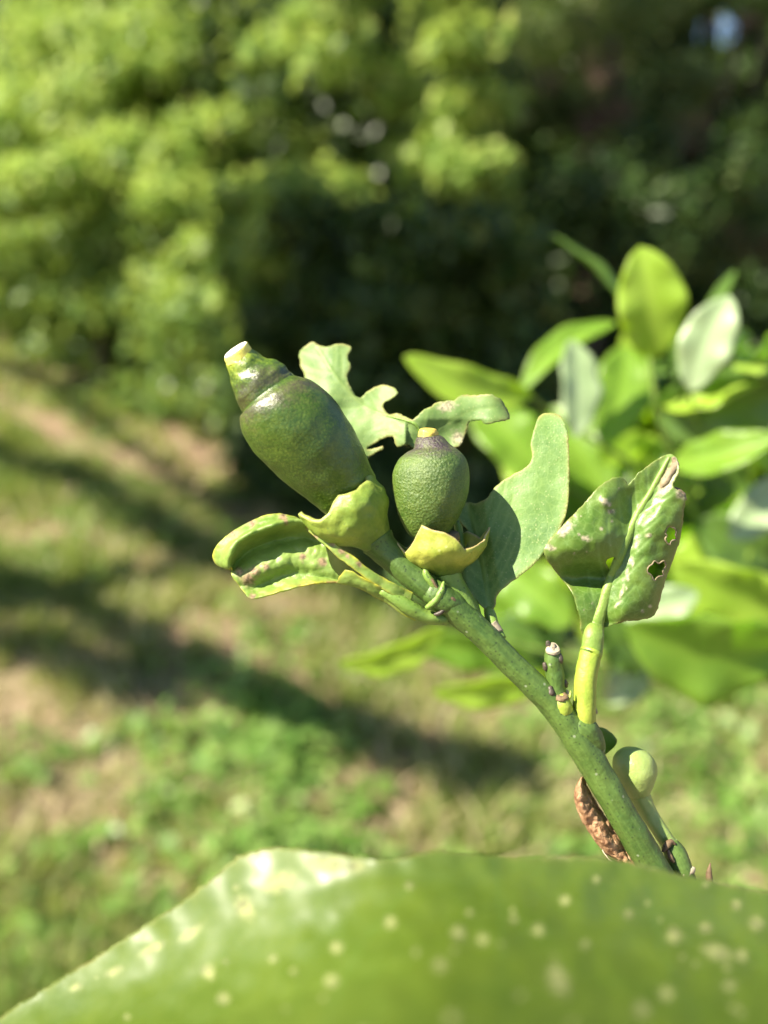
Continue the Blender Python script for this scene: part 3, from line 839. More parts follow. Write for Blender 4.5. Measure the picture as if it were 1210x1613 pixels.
TRACKS = [(np.array([ground_hit(x, y)[:2] for x, y in tr]), w_) for tr, w_ in [
    ([(-40, 620), (60, 665), (180, 720), (300, 780), (420, 840)], 0.13), ([(60, 560), (160, 605), (270, 680), (400, 780)], 0.10),
    ([(-60, 830), (60, 850), (200, 880), (330, 915), (450, 960), (600, 1010), (700, 1060), (820, 1110)], 0.20), ([(80, 1250), (170, 1330), (230, 1420), (330, 1430)], 0.09),
    ([(-20, 1080), (60, 1120), (120, 1170)], 0.07), ([(980, 1290), (1100, 1260), (1230, 1330)], 0.10), ([(60, 1500), (160, 1540), (260, 1520)], 0.07)]]
def bare(p):
    b = np.zeros(len(p))
    for tr, w_ in TRACKS: b = np.maximum(b, np.exp(-(seg_dist(p[:, :2], tr) / (w_ * 0.75)) ** 2) * (2.2 if tr[-1][1] > 3.2 else 1.0))
    return b
p = ground_pts(170000, 0.55, 7.0, 1.25)
dn = density(p, 1.7, 2.0) + 0.6 * density(p, 5.0, 9.0)
dn = dn + 0.22 + 0.7 * density(p, 11.0, 40.0) - 0.5 * bare(p)
keep = RNG.random(len(p)) < np.clip(0.50 + 1.3 * dn, 0.05, 1.0)
p = p[keep]; dn = dn[keep]
n = len(p)
hgt = RNG.uniform(0.025, 0.085, n) * (1 + 0.9 * np.clip(dn, 0, 1))
a = RNG.random(n) * 2 * math.pi; lean = RNG.normal(0, 0.45, (n, 2))
w = RNG.uniform(0.0018, 0.0042, n) * (1 + p[:, 1] * 0.35)
sd = np.stack([np.cos(a), np.sin(a), 0 * a], 1) * w[:, None]
m1 = p + np.stack([lean[:, 0] * hgt * 0.35, lean[:, 1] * hgt * 0.35, hgt * 0.6], 1)
tp = p + np.stack([lean[:, 0] * hgt, lean[:, 1] * hgt, hgt * 0.95], 1)
V = np.stack([p - sd, p + sd, m1 + sd * .8, m1 - sd * .8, tp], 1).reshape(-1, 3)
i5 = np.arange(n)[:, None] * 5
F = np.concatenate([i5 + np.array([[0, 1, 2]]), i5 + np.array([[0, 2, 3]]), i5 + np.array([[3, 2, 4]])])
rn = np.clip(RNG.random(n) * 0.75 + 0.42 - 0.40 * dn, 0, 1)
Org.o = np.zeros(3)
o = mesh_obj('grass', V, F, M_grass, None, {'rnd': np.repeat(rn, 5)}, smooth=False)
props(o, 'short patchy grass, half green and half dry, covering the sunlit ground', 'grass', kind='stuff')

p = ground_pts(2500, 0.6, 6.0, 1.2)
dn = density(p, 1.3, 21.0) + 0.5 * density(p, 4.0, 29.0)
dn = dn + 0.6 * density(p, 9.0, 61.0); p = p[dn - 0.45 * bare(p) > -0.02]
ps, ns = [], []
for c in p:
    k = int(RNG.integers(16, 40)); r = RNG.uniform(0.02, 0.075)
    q = RNG.normal(0, 1, (k, 3)) * np.array([r, r, r * 0.65]); q[:, 2] = np.abs(q[:, 2]) + 0.008
    ps.append(c + q); ns.append(np.tile([0, 0, 1.0], (k, 1)) + q * 6)
V, F, q = scatter(np.vstack(ps), np.vstack(ns), 0.042, aspect=0.75, jitter=0.45)
props(mesh_obj('weeds', V, F, M_weed, None, {'rnd': q}, smooth=False), 'low clumps of round-leaved green weeds scattered through the grass', 'weeds', kind='stuff')

p = ground_pts(46000, 0.55, 6.5, 1.25)
dn = density(p, 1.7, 2.0) + 0.6 * density(p, 5.0, 9.0)
dn = dn - bare(p); p = p[dn < 0.05]; p[:, 2] += 0.006
V, F, q = scatter(p, np.tile([0, 0, 1.0], (len(p), 1)), 0.04, aspect=0.12, jitter=0.25)
props(mesh_obj('straw', V, F, M_litter, None, {'rnd': q}, smooth=False), 'dry straw and dead stalks lying on the bare earth between the grass', 'straw', kind='stuff')

# ------------------------------------------------------------------ the citrus bush behind, right
KB, OB = 1.7, 0.075
def blade(name, base, tip, w, side, mat, parent, d, dt=None, bend=0.0, fold=0.18, tilt=0.0, shape=0.50, nu=26, nv=9):
    """a whole citrus leaf. base, tip: photo px; w: width px; d, dt: distance (m) of base and tip;
    tilt: rotation of the blade about its midrib; bend: arch (fraction of length) in the plane, side in depth"""
    d, dt = d * KB - OB, (d if dt is None else dt) * KB - OB
    B = PM(*base, d); T = PM(*tip, dt)
    ax = T - B; L = np.linalg.norm(ax); ax = ax / L
    perp = nrm(np.cross(ax, CB)); nor = nrm(np.cross(perp, ax))
    if nor @ CB < 0: nor = -nor
    perp, nor = perp * math.cos(tilt) + nor * math.sin(tilt), nor * math.cos(tilt) - perp * math.sin(tilt)
    wd = w * d / FPX
    s = np.linspace(0, 1, nu); v = np.linspace(-1, 1, nv)
    half = np.sin(np.pi * s ** (math.log(0.5) / math.log(shape))) ** 0.62 * wd / 2
    arch = 4 * s * (1 - s)
    mid = B + ax * (s * L)[:, None] + perp * (bend * L * arch)[:, None] + nor * (side * L * arch)[:, None]
    G = mid[:, None, :] + perp * (half[:, None] * v[None, :])[..., None]
    G = G + nor * (np.abs(v)[None, :] * half[:, None] * fold * 2)[..., None]
    wav = np.sin(s * 17 + base[0]) [:, None] * np.abs(v)[None, :] ** 2 * half[:, None] * 0.12
    G = G + nor * wav[..., None]
    V = G.reshape(-1, 3); F = grid_faces(nu, nv)
    n_ = len(V); fn = np.cross(V[F[:, 1]] - V[F[:, 0]], V[F[:, 3]] - V[F[:, 0]]); nr = np.zeros((n_, 3))
    for c in range(4): np.add.at(nr, F[:, c], fn)
    nr = nrm(nr)
    Vb = V - nr * 0.00025
    rim = [(i * nv + nv - 1, (i + 1) * nv + nv - 1) for i in range(nu - 1)] + [((i + 1) * nv, i * nv) for i in range(nu - 1)]
    FF = F.tolist() + (F[:, ::-1] + n_).tolist() + [[b, a, a + n_, b + n_] for a, b in rim]
    vv = np.tile(v, nu)
    at = {'vein': np.tile(np.exp(-(vv / 0.10) ** 2), 2), 'edge': np.tile(np.abs(vv) ** 8, 2)}
    return mesh_obj(name, np.vstack([V, Vb]), FF, mat, parent, at)

bo = PM(1420, 1250, 0.42)
bo = np.array([bo[0], bo[1], 0.0])
tb_ = thing('citrus_bush', bo, 'leafy bright green citrus bush out of focus behind the damaged leaves at right', 'bush')
# base, tip, width, side, material, distance base, tip, bend, fold, tilt
LV = [
 ((1030, 565), (1008, 388), 100, .08, 1, .225, .215, .02, .12, 0.25),
 ((1015, 540), (868, 370), 44, .05, 2, .24, .25, .06, .25, -0.9),
 ((1088, 615), (1150, 465), 80, .05, 3, .215, .21, -.04, .10, 0.30),
 ((1062, 600), (1158, 425), 34, .03, 2, .245, .26, .03, .20, 1.0),
 ((840, 622), (636, 562), 66, .05, 1, .235, .225, -.12, .18, -0.15),
 ((820, 618), (972, 508), 48, .05, 0, .235, .24, -.10, .15, 0.5),
 ((905, 690), (902, 535), 72, .06, 3, .225, .235, .02, .12, -0.25),
 ((950, 700), (985, 545), 90, .04, 0, .25, .26, .05, .15, 0.15),
 ((1030, 650), (1245, 610), 130, .06, 2, .24, .22, .04, .20, -0.45),
 ((1045, 640), (1215, 585), 70, .06, 1, .235, .22, .10, .20, 0.7),
 ((1060, 730), (1225, 690), 66, .05, 0, .23, .21, .06, .18, 0.5),
 ((1000, 640), (1062, 500), 84, .05, 0, .27, .29, .02, .15, -0.2),
 ((1120, 660), (1240, 520), 90, .05, 2, .28, .28, .02, .15, -0.5),
 ((860, 760), (740, 640), 100, .05, 0, .26, .27, .04, .12, -0.25),
 ((880, 800), (800, 700), 90, .05, 1, .27, .28, .02, .12, 0.0),
 ((955, 790), (870, 640), 100, .05, 0, .28, .29, .02, .12, 0.1),
 ((1010, 850), (1090, 680), 110, .05, 2, .28, .29, .02, .12, -0.2),
 ((1040, 860), (1200, 740), 110, .05, 2, .27, .27, .02, .12, 0.1),
 ((1150, 850), (1240, 750), 70, .05, 3, .24, .24, .02, .12, 0.2),
 ((1055, 900), (1185, 840), 90, .05, 1, .26, .25, .05, .12, 0.3),
 ((975, 965), (1100, 935), 62, .05, 3, .235, .23, .05, .12, 0.2),
 ((1250, 1010), (985, 985), 150, .05, 0, .225, .22, -.10, .16, 0.35),
 ((1260, 960), (1060, 890), 120, .05, 1, .235, .235, -.06, .16, 0.45),
 ((1240, 900), (1100, 820), 100, .05, 2, .25, .25, -.02, .16, 0.1),
 ((830, 960), (770, 860), 80, .05, 0, .27, .27, .02, .12, 0.1),
 ((900, 985), (780, 890), 90, .05, 0, .25, .26, .04, .12, 0.2),
 ((870, 1010), (780, 985), 70, .05, 2, .26, .26, .02, .12, -0.3),
 ((860, 1000), (690, 930), 60, .05, 0, .26, .27, .02, .12, 0.2),
 ((700, 985), (534, 1045), 56, .05, 1, .235, .245, -.10, .16, 0.4),
 ((835, 1040), (640, 1010), 62, .05, 0, .25, .25, .04, .16, 0.3),
 ((870, 1060), (680, 1090), 58, .05, 1, .24, .24, -.04, .16, 0.4),
 ((900, 1075), (790, 1010), 70, .05, 2, .27, .27, .02, .16, -0.3),
 ((1010, 1060), (930, 960), 90, .05, 2, .26, .26, .02, .16, -0.3),
 ((1020, 1040), (960, 1110), 60, .05, 3, .27, .27, .02, .16, -0.3),
 ((1110, 1010), (1020, 900), 100, .05, 2, .28, .28, .02, .16, -0.3),
 ((1120, 1000), (1240, 880), 110, .05, 0, .28, .28, .02, .16, 0.0),
 ((930, 900), (850, 780), 110, .05, 2, .29, .29, .02, .16, -0.3),
 ((980, 940), (1030, 800), 110, .05, 2, .30, .30, .02, .16, -0.3),
 ((1100, 820), (1150, 700), 100, .05, 2, .30, .30, .02, .16, -0.2),
 ((800, 850), (880, 740), 90, .05, 2, .30, .30, .02, .16, -0.3),
 ((740, 950), (610, 900), 60, .05, 2, .28, .28, .02, .16, -0.3),
 ((1180, 980), (1260, 1090), 70, .05, 2, .28, .28, .02, .16, -0.3),
]
rl = random.Random(12)
for q_ in range(104):
    cx_, cy_ = rl.uniform(880 if q_ < 34 else 940, 1270), rl.uniform(600, 1070)
    if cy_ > 1060 - (1000 - cx_) * 0.4: continue
    an_ = rl.uniform(-2.9, -0.2); l_ = rl.uniform(60, 110)
    LV.append(((cx_, cy_), (cx_ + l_ * math.cos(an_), cy_ + l_ * math.sin(an_)), rl.uniform(70, 110), .05, rl.choice([0, 0, 1, 1, 2, 3]), rl.uniform(.25, .33), rl.uniform(.25, .33), rl.uniform(-.08, .08), .12, rl.uniform(-.8, .8)))
for (b, tpx, w, side, mi, d, dt, bend, fold, tilt) in LV:
    blade('leaf', b, tpx, w, side, M_bush[mi], tb_, d, dt, bend, fold, tilt)
def btw(pts, r0, r1):
    w_ = [PM(x, y, d * KB - OB) for x, y, d in pts]
    return tube('twig', None, M_petg, tb_, n=30, m=9, wob=0.05, world_pts=np.array(w_), world_r=np.linspace(r0, r1, len(w_)))
btw([(1330, 1130, .30), (1180, 950, .28), (1090, 800, .26), (1040, 660, .24), (1022, 560, .235), (1010, 520, .24)], .0022, .0008)
btw([(1090, 800, .26), (980, 720, .255), (880, 660, .245), (832, 618, .235)], .0014, .0007)
btw([(1180, 950, .28), (1040, 930, .27), (930, 900, .27), (860, 850, .28), (840, 780, .27)], .0016, .0008)
btw([(1250, 1040, .29), (1120, 1020, .275), (1000, 1050, .26), (880, 1030, .255), (760, 1000, .25), (690, 985, .24)], .0016, .0007)
btw([(1090, 800, .26), (1100, 700, .24), (1085, 610, .22)], .0012, .0007)
pb = PM(1330, 1130, .30 * KB - OB)
tube('stem', None, M_stem, tb_, n=40, m=14, wob=0.08, world_pts=np.array([pb, pb + np.array([.03, .03, -.12]), (pb + bo) / 2 + np.array([.05, .04, 0]), bo + np.array([0, 0, -.02])]), world_r=np.array([.0025, .004, .008, .012]))

# ------------------------------------------------------------------ the citrus branch in focus
lowp = P(1290, 1850, 120)
root = np.array([lowp[0] + 0.10, lowp[1] + 0.05, 0.0])
tm = thing('citrus_branch', root, 'sharp green citrus branch bearing two young fruits and insect-bitten leaves', 'branch')
tube('stem', [(1290, 1850, 120, 30), (1180, 1640, 50, 28), (1105, 1490, 20, 26), (1064, 1420, 8, 25), (1030, 1367, 4, 24), (990, 1300, 0, 23.5), (950, 1231, 0, 23), (915, 1172, 0, 23.5),
              (880, 1122, 0, 21.5), (840, 1078, 0, 20.5), (800, 1040, 0, 20), (765, 1003, 0, 20.5), (735, 975, 0, 21.5), (708, 950, 0, 24), (690, 938, 0, 22)], M_stem, tm, n=170, m=48, wob=0.06, seed=3, ridges=0.02)
tube('lower_stem', None, M_stem, tm, n=40, m=16, wob=0.08,
     world_pts=np.array([lowp + (P(1180, 1640, 50) - lowp) * 0.15, lowp, lowp + np.array([.02, .015, -.06]), root * 0.55 + lowp * 0.45 + np.array([.03, .02, 0]), root + np.array([0, 0, -.02])]),
     world_r=np.array([.0031, .0036, .0045, .009, .013]))
# node collars, bracts
tube('node', [(722, 962, -2, 17), (704, 948, -4, 23.5), (686, 933, -4, 23), (672, 922, -2, 19)], M_stem, tm, n=30, m=30, wob=0.12, seed=9)
for (c, m_) in [([(672, 958, -18, 4), (686, 946, -24, 6), (695, 932, -25, 5.5), (699, 917, -21, 2)], M_petg),
                ([(690, 934, -18, 3), (680, 917, -21, 6), (671, 903, -20, 5.5), (673, 889, -14, 2.5)], M_petg),
                ([(703, 936, -22, 2), (713, 944, -22, 4), (721, 950, -19, 2)], M_brownscar),
                ([(676, 908, -24, 2), (683, 917, -25, 2.6), (690, 928, -24, 1.5)], M_brownscar),
                ([(680, 896, -17, 2), (673, 889, -16, 3), (667, 893, -14, 2)], M_scarw),
                ([(684, 968, -19, 2), (692, 966, -21, 3.5), (704, 958, -21, 2)], M_bud)]:
    tube('bract', c, m_, tm, n=16, m=12, wob=0.15, roundend=True)

# --- large fruit
M90 = 0.0
calL = thing_dummy = None
secs = [(566, 812, 586, 794, 14, 0), (520, 812, 592, 756, 12, 0.0), (498, 797, 584, 735, 8, 0.0), (464, 772, 576, 716, 2, 0.0), (430, 743, 565, 692, -4, 0.0), (402, 714, 551, 665, -9, 0.0), (388, 692, 535, 640, -14, 0.02),
        (381, 676, 519, 621, -18, 0.04), (378.5, 665, 503, 608, -22, 0.06), (378.5, 658.5, 489, 599, -24, 0.07), (380.5, 655, 475, 594.5, -25.5, 0.09), (383, 652, 465, 591, -26.5, 0.10), (381, 648, 461, 587.5, -27.5, 0.12), (378, 642, 454, 583, -30, 0.14), (371.5, 630, 446, 574, -33, 0.2),
        (367, 614, 433, 567, -37, 0.25), (363, 597, 417, 564, -41, 0.3), (359.5, 584, 405, 556, -45, 0.36), (356.5, 574, 396, 549, -47, 0.42)]
def bumpL(b, t):
    return S * (1.8 * n3(b, 1 / (28 * S), 1.0) + 0.9 * n3(b, 1 / (15 * S), 4.0) * (0.3 + np.clip((t - 0.6) * 6, 0, 1) * 1.8) + 0.4 * n3(b, 1 / (5 * S), 2.0))
frL = loft('fruit', secs, M_fruitL, tm, n=130, m=90, bump=bumpL, label='large dark green young fruit, tapering to a nippled neck with a pale cut tip')
loft('style_scar', [(357.2, 576, 396.6, 551, -46.6, .42), (355.2, 570, 394.5, 546, -48, .44), (353.6, 565, 391.5, 541.5, -50, .45), (353.8, 562, 389, 538.6, -51, .45)], M_tip, frL, n=20, m=50, bump=lambda b, t: S * 0.8 * n3(b, 1 / (7 * S), 1.0))
loft('scar_face', [(353.6, 562.8, 389.4, 539.2, -50.6, .45), (354.6, 560.6, 387.4, 538.6, -51.8, .45), (360, 556, 382, 541, -52.2, .45)], M_cut, frL, n=12, m=50, bump=lambda b, t: S * 0.8 * n3(b, 1 / (5 * S), 2.0))

def cup(name, c, axis, prof, rim, mat, parent, R, thick=4.0, nth=140, nh=22, seed=0, z=0, kn=3.2, label=None, lobes=0.12):
    """calyx: a lobed cup. prof: radius against height (px), rim: (angle deg, height, outward) table"""
    C = P(c[0], c[1], z)
    A = nrm(CR * axis[0] - CU * axis[1] - CB * axis[2])       # axis given as x right, y down, z away
    e1 = nrm(np.cross(A, CB)); e1 = e1 if e1 @ CR > 0 else -e1
    e2 = nrm(np.cross(A, e1)); e2 = e2 if e2 @ CB > 0 else -e2
    th = np.linspace(0, 2 * math.pi, nth, endpoint=False)
    rt = sorted(rim); ra = np.array([r[0] for r in rt], float)
    hh = np.interp(np.degrees(th), np.concatenate([ra - 360, ra, ra + 360]), np.tile([r[1] for r in rt], 3))
    oo = np.interp(np.degrees(th), np.concatenate([ra - 360, ra, ra + 360]), np.tile([r[2] for r in rt], 3))
    ph = np.array([p_[0] for p_ in prof], float); pr = np.array([p_[1] for p_ in prof], float)
    pq = catmull(np.stack([ph, pr], 1), 60)
    rows = []
    for i in range(nh):
        f_ = i / (nh - 1); h = hh * f_
        h = np.maximum(h, 0)
        rr = np.interp(h, pq[:, 0], pq[:, 1]) + oo * f_ ** 3
        rr = rr * (1 + lobes * 0.3 * np.cos(5 * th) * f_)
        rows.append(C + S * (A * h[:, None] + (e1 * np.cos(th)[:, None] + e2 * np.sin(th)[:, None]) * rr[:, None]))
    out = np.array(rows)
    fl = out.reshape(-1, 3)
    dv = nrm(fl - (C + ((fl - C) @ A)[:, None] * A))
    out = (fl + dv * (S * (kn * n3(fl, 1 / (17 * S), seed) + 0.8 * n3(fl, 1 / (6 * S), seed + 3)))[:, None]).reshape(out.shape)
    ax_pts = C + ((out - C) @ A)[..., None] * A
    d = out - ax_pts; dl = np.linalg.norm(d, axis=2, keepdims=True)
    f_ = np.linspace(0, 1, nh)[:, None, None]
    tk = np.minimum(thick * S * (1.15 - 0.60 * f_ ** 5), dl * 0.9)
    inn = out - d / dl * tk + A * S * (1 - f_) * thick
    rings = np.concatenate([out, inn[::-1]])
    V, F = ring_mesh(rings)
    t_ = np.concatenate([np.repeat(np.linspace(0, 1, nh), nth), np.repeat(np.linspace(1, 0, nh), nth), [0, 0]])
    return mesh_obj(name, V, F, mat, parent, {'t': t_}, label=label)

cup('calyx', (604, 866), (-0.62, -0.78, -0.08), [(0, 22), (15, 25), (35, 36), (52, 52), (70, 62), (85, 65.5), (100, 65), (120, 58), (150, 50)],
    [(0, 122, -12), (14, 113, -9), (30, 103, -6), (48, 104, -7), (62, 102, -7), (78, 107, -8), (90, 113, -11), (104, 110, -8), (118, 101, -2), (132, 101, 4), (148, 114, 9), (158, 130, 15), (169, 110, 10), (195, 92, 4), (225, 97, 0), (252, 104, -4), (275, 92, 0), (300, 98, 0), (325, 108, -6), (345, 112, -8)],
    M_calyx, tm, 60, thick=11, kn=4.0, seed=2, z=4, label='large lobed green calyx cupping the large fruit')
tube('pedicel', [(694, 941, 0, 21), (670, 922, 0, 23), (645, 900, 1, 23.5), (622, 880, 3, 23.5), (604, 864, 4, 24), (594, 852, 5, 29)], M_stem, tm, n=50, m=34, wob=0.05, seed=11)

# --- small fruit
secs = [(668, 858, 706, 858, 6, 0), (655, 851, 706, 846, 4, 0), (642, 839, 712, 832, 2, 0), (631, 818, 724, 813, 0, 0), (622, 791, 735, 787, 0, 0), (618, 763, 739.5, 761, 0, 0), (619, 743, 738, 737, 0, 0.02), (627, 725, 731, 719, 0, 0.04),
        (640, 713, 721, 708, 0, 0.06), (650.5, 707.5, 716, 704.5, 0, 0.08), (653, 703, 710, 700, 0, .1), (654.5, 696, 703, 693.5, 0, .12), (657, 690, 697, 688, 0, .14), (660, 687, 692, 685.5, 0, .15)]
def bumpS(b, t):
    return S * (1.3 * n3(b, 1 / (26 * S), 11.0) + 0.5 * n3(b, 1 / (8 * S), 14.0))
frS = loft('fruit', secs, M_fruitS, tm, n=110, m=80, bump=bumpS, label='small round pitted green fruit with a purple shoulder and ochre stub')
loft('style_stub', [(658.5, 690, 691, 689, 0, .15), (658.5, 686, 691, 685, 0, .15), (659.5, 680, 690, 680, -1, .17), (662, 675.5, 687, 676, -2, .2), (668, 674, 682, 674.5, -2, .2)], M_tip2, frS, n=20, m=36,
     bump=lambda b, t: S * 0.9 * n3(b, 1 / (6 * S), 1.0))
loft('nectary_disc', [(662, 862, 716, 862, 4, .1), (655, 852, 724, 850, 4, .1), (659, 843, 722, 838, 4, .1), (668, 840, 708, 836, 4, .1)], M_brownscar, frS, n=16, m=40,
     bump=lambda b, t: S * 2.2 * n3(b, 1 / (9 * S), 1.0))
cup('calyx', (705, 906), (-0.14, -0.99, 0.06), [(0, 21), (8, 30), (16, 46), (26, 58), (38, 66), (55, 69), (80, 71)],
    [(0, 66, 8), (10, 56, 4), (22, 46, 0), (40, 42, 0), (55, 38, 2), (66, 37, 0), (78, 56, 0), (90, 66, -1), (104, 72, -3), (118, 82, -2), (129, 68, -2), (142, 52, 0), (156, 44, 0), (168, 62, 6), (177, 78, 13), (188, 58, 2), (215, 52, 0), (240, 66, 0), (265, 54, 0), (290, 50, 0), (312, 66, 0), (340, 50, 0)],
    M_calyx_y, tm, 60, thick=5, seed=6, z=6, label='yellow star-lobed calyx holding the small fruit', lobes=0.0)
tube('pedicel', [(742, 975, 8, 18), (728, 945, 8, 18), (714, 922, 7, 19), (706, 906, 6, 21), (704, 900, 6, 21)], M_petg, tm, n=36, m=30, wob=0.04, seed=21)

# --- tattered leaf behind the fruits
outA = [(472, 555), (489, 540), (500.6, 543), (515, 546), (536, 541), (552.6, 545), (548, 563), (552.6, 577.6), (546.7, 595.5), (552.6, 610), (563, 625), (570.5, 625), (581, 615), (599, 606), (616.6, 609), (627, 619),
        (617, 628), (606, 633), (604, 642), (612, 651), (628.5, 652), (640, 657), (652, 661), (664, 649), (685, 635.6), (703, 631), (715, 630), (727, 623.7), (750.5, 622), (774, 621), (792, 632), (803, 655), (799, 661),
        (786, 664), (765, 668), (756.5, 662), (741.6, 664), (735.6, 679), (726.7, 699), (716, 706), (700, 712), (680, 716), (660, 712), (646, 702), (628.5, 704), (621, 699), (620, 688), (611, 688), (593, 697), (578, 708), (590, 706), (602, 702), (603, 708),
        (586, 716), (572, 727), (540, 715), (505, 655), (478, 590)]
midA = [(700, 735), (672, 705), (662, 680), (652, 667), (628, 659), (600, 652), (572, 638), (545, 612), (520, 580), (500, 548)]
midA2 = [(662, 690), (700, 668), (740, 648), (780, 642)]
vA = side_veins(midA[::1], 26, 60, 0.9) + [catmull(midA2, 20)]
def zA(x, y):
    u = (x - 640) / 100.0
    z = 92 + 10 * np.abs(u) ** 1.5 - 0.28 * (x - 560) * (x < 600) * 1.0
    z = np.where(x < 640, 92 - 0.30 * (x - 640) - 0.30 * (y - 640), 92 - 0.25 * (x - 640) - 0.30 * (y - 640) + 14 * np.clip((y - 660) / 40, 0, 1) + 18 * np.clip((x - 760) / 40, 0, 2) ** 2)
    return z + 7 * np.sin(x / 22.0) + 4 * np.sin(y / 17.0 + x / 40)
lf = sheet('leaf', outA, zA, M_leafA, tm, step=2.8, mid=midA, veins=vA, seed=5, rough=2.0, ripple=7, scars=[(703, 640, 7, 1.6, -.3), (722, 690, 8, 1.2, 1.0)], thick=2.0, midw=2.2,
           label='pale tattered leaf behind both fruits, chewed into jagged lobes')
tube('midrib', [(q_[0], q_[1], float(zA(np.array([q_[0]]), np.array([q_[1]]))[0]) - 1, r_) for q_, r_ in zip([(690, 728), (672, 705), (662, 680), (652, 667), (628, 659), (600, 652), (572, 638)], [4, 3.4, 3, 2.6, 2.2, 1.8, 1.0])], M_petg, lf, n=40, m=10, wob=0.1)
tube('petiole', [(755, 985, 15, 8), (735, 905, 50, 7), (712, 780, 75, 6), (690, 728, 92, 5)], M_petg, lf, n=30, m=12)

# --- notched leaf right of the small fruit
outB = [(862, 650), (883, 655), (893, 676), (896, 700), (897, 755), (893, 803), (883, 832), (862, 864), (842, 888), (818, 908), (795, 925), (783, 938), (779, 956), (769, 962), (759, 955), (749, 944), (731, 925), (722, 905), (722, 880),
        (735, 860), (738, 838), (724, 822), (716, 806), (726, 794), (738, 791), (752, 792), (768, 783), (781, 766), (805, 749), (829, 735), (838, 720), (836, 698), (842, 674), (849, 656)]
midB = [(770, 960), (765, 920), (758, 875), (748, 830), (736, 795)]
def zB(x, y):
    t_ = np.clip((x - 735) / 160.0, -0.3, 1.2)
    return 46 - 50 * t_ + 0.20 * (860 - y) * 1.0 + 14 * np.clip(1 - np.abs(x - (770 - (960 - y) * 0.2)) / 25.0, 0, 1) + 12 * np.clip((700 - y) / 50, 0, 1) ** 2
lf = sheet('leaf', outB, zB, M_leafB, tm, step=2.8, mid=midB, veins=side_veins(midB, 26, 140, 0.75), seed=15, rough=1.0, ripple=4, thick=2.0, midw=3.5,
           label='blue-green notched leaf right of the small fruit, half covered by its shadow')
tube('petiole', [(786, 1008, 8, 12), (778, 988, 18, 9.5), (772, 968, 26, 9), (768, 950, 40, 6), (763, 915, 50, 3)], M_petg, lf, n=36, m=18, wob=0.06)
tube('collar', [(772, 985, 16, 12), (777, 991, 14, 12.5), (781, 999, 11, 13)], M_scarw, lf, n=8, m=18, wob=0.12)

# --- curled leaf with two holes
outC = [(918, 998), (911, 965), (900, 932), (876, 901), (857, 874), (860, 858), (872, 843), (892, 821), (917, 796), (944, 766), (968, 752), (984, 755), (989, 764), (1005, 746), (1025, 731), (1050, 716), (1063, 719),
        (1070, 738), (1066, 752), (1060, 764), (1068, 772), (1080, 783), (1077, 810), (1070, 854), (1048, 916), (1036, 960), (1026, 972), (1005, 977), (988, 979), (961, 986), (948, 990), (944, 998)]
holes = [[(965, 878), (972, 882), (970, 892), (962, 900), (957, 893), (955, 884)],
         [(1048, 838), (1053, 829), (1061, 831), (1065, 836), (1064, 843), (1066, 849), (1058, 852), (1054, 858), (1048, 850), (1050, 844)],
         [(1022, 893), (1027, 889), (1031, 884), (1038, 887), (1046, 883), (1049, 893), (1044, 899), (1045, 906), (1036, 909), (1030, 914), (1026, 906), (1020, 901)]]
midC = [(935, 1000), (946, 965), (962, 915), (981, 864), (1005, 810), (1025, 776), (1045, 738), (1055, 720)]
def sgnC(x, y):
    xm = np.interp(-y, [-1000, -965, -915, -864, -810, -776, -738, -720], [935, 946, 962, 981, 1005, 1025, 1045, 1055])
    return x - xm
def zC(x, y):
    s_ = sgnC(x, y)
    left = -38 * np.exp(-((x - 930) / 58) ** 2 - ((y - 848) / 46) ** 2) + 34 * np.exp(-((x - 925) / 60) ** 2 - ((y - 908) / 19) ** 2) - 16 * np.exp(-((x - 960) / 26) ** 2 - ((y - 785) / 26) ** 2) - 0.10 * np.abs(s_) + 14 * np.exp(-((x - 990) / 22) ** 2 - ((y - 800) / 40) ** 2)
    right = -0.34 * np.clip(s_, 0, 75) + 0.006 * np.clip(s_ - 38, 0, 99) ** 2 * 2.2 + 12 * np.clip((y - 945) / 35, 0, 1) ** 2 - 8 * np.exp(-((s_ - 30) / 18) ** 2)
    k = 1 / (1 + np.exp(-s_ / 2.5))
    return left * (1 - k) + right * k + 10 + 0.04 * (y - 850)
vC = side_veins(midC, 40, 85, 0.72)
scC = [(952, 790, 5, 1.8, .5), (960, 795, 3.5), (963, 806, 4, 1.4), (964, 821, 2.2), (893, 832, 7, 1.6, -.9), (886, 841, 5, 1.4, -.6), (923, 848, 4.5, 1.6, .3), (948, 833, 3), (912, 842, 2.4), (917, 846, 2.0), (862, 861, 5, 2, .2), (869, 864, 3.5, 1.8),
       (1022, 843, 3.8, 1.5, -.4), (1002, 858, 2.2, 3.0, 1.9), (997, 889, 2.0, 2.4, 1.8), (988, 900, 2.0, 3, 1.8), (989, 911, 2.6, 2.0, 1.5), (979, 935, 2.6, 4.6, 1.85), (972, 952, 2.3, 3.4, 2.3), (987, 927, 1.6, 2, 1.6),
       (1048, 762, 10, 1.6, -1.1), (1058, 743, 8, 1.6, -1.0), (1066, 729, 6, 1.4, 1), (1072, 779, 6, 1.6, .6), (941, 978, 3, 1.3), (1009, 796, 3, 1.4), (905, 872, 1.4), (925, 869, 1.2), (962, 858, 1.2), (915, 812, 1.6), (975, 770, 1.4), (933, 950, 1.3), (920, 960, 1.2), (1012, 962, 2.5), (1024, 955, 3)]
scC = [(a_[0], a_[1], a_[2] * 0.78, *a_[3:]) for a_ in scC]
lf = sheet('leaf', outC, zC, M_leafC, tm, step=2.3, holes=holes, mid=midC, veins=vC, seed=25, rough=1.5, ripple=4.5, scars=scC, thick=2.2, midw=4.5, bumpv=1.6, fine=0.45,
           label='curled green leaf with two holes and pale corky scars on a yellow stalk')
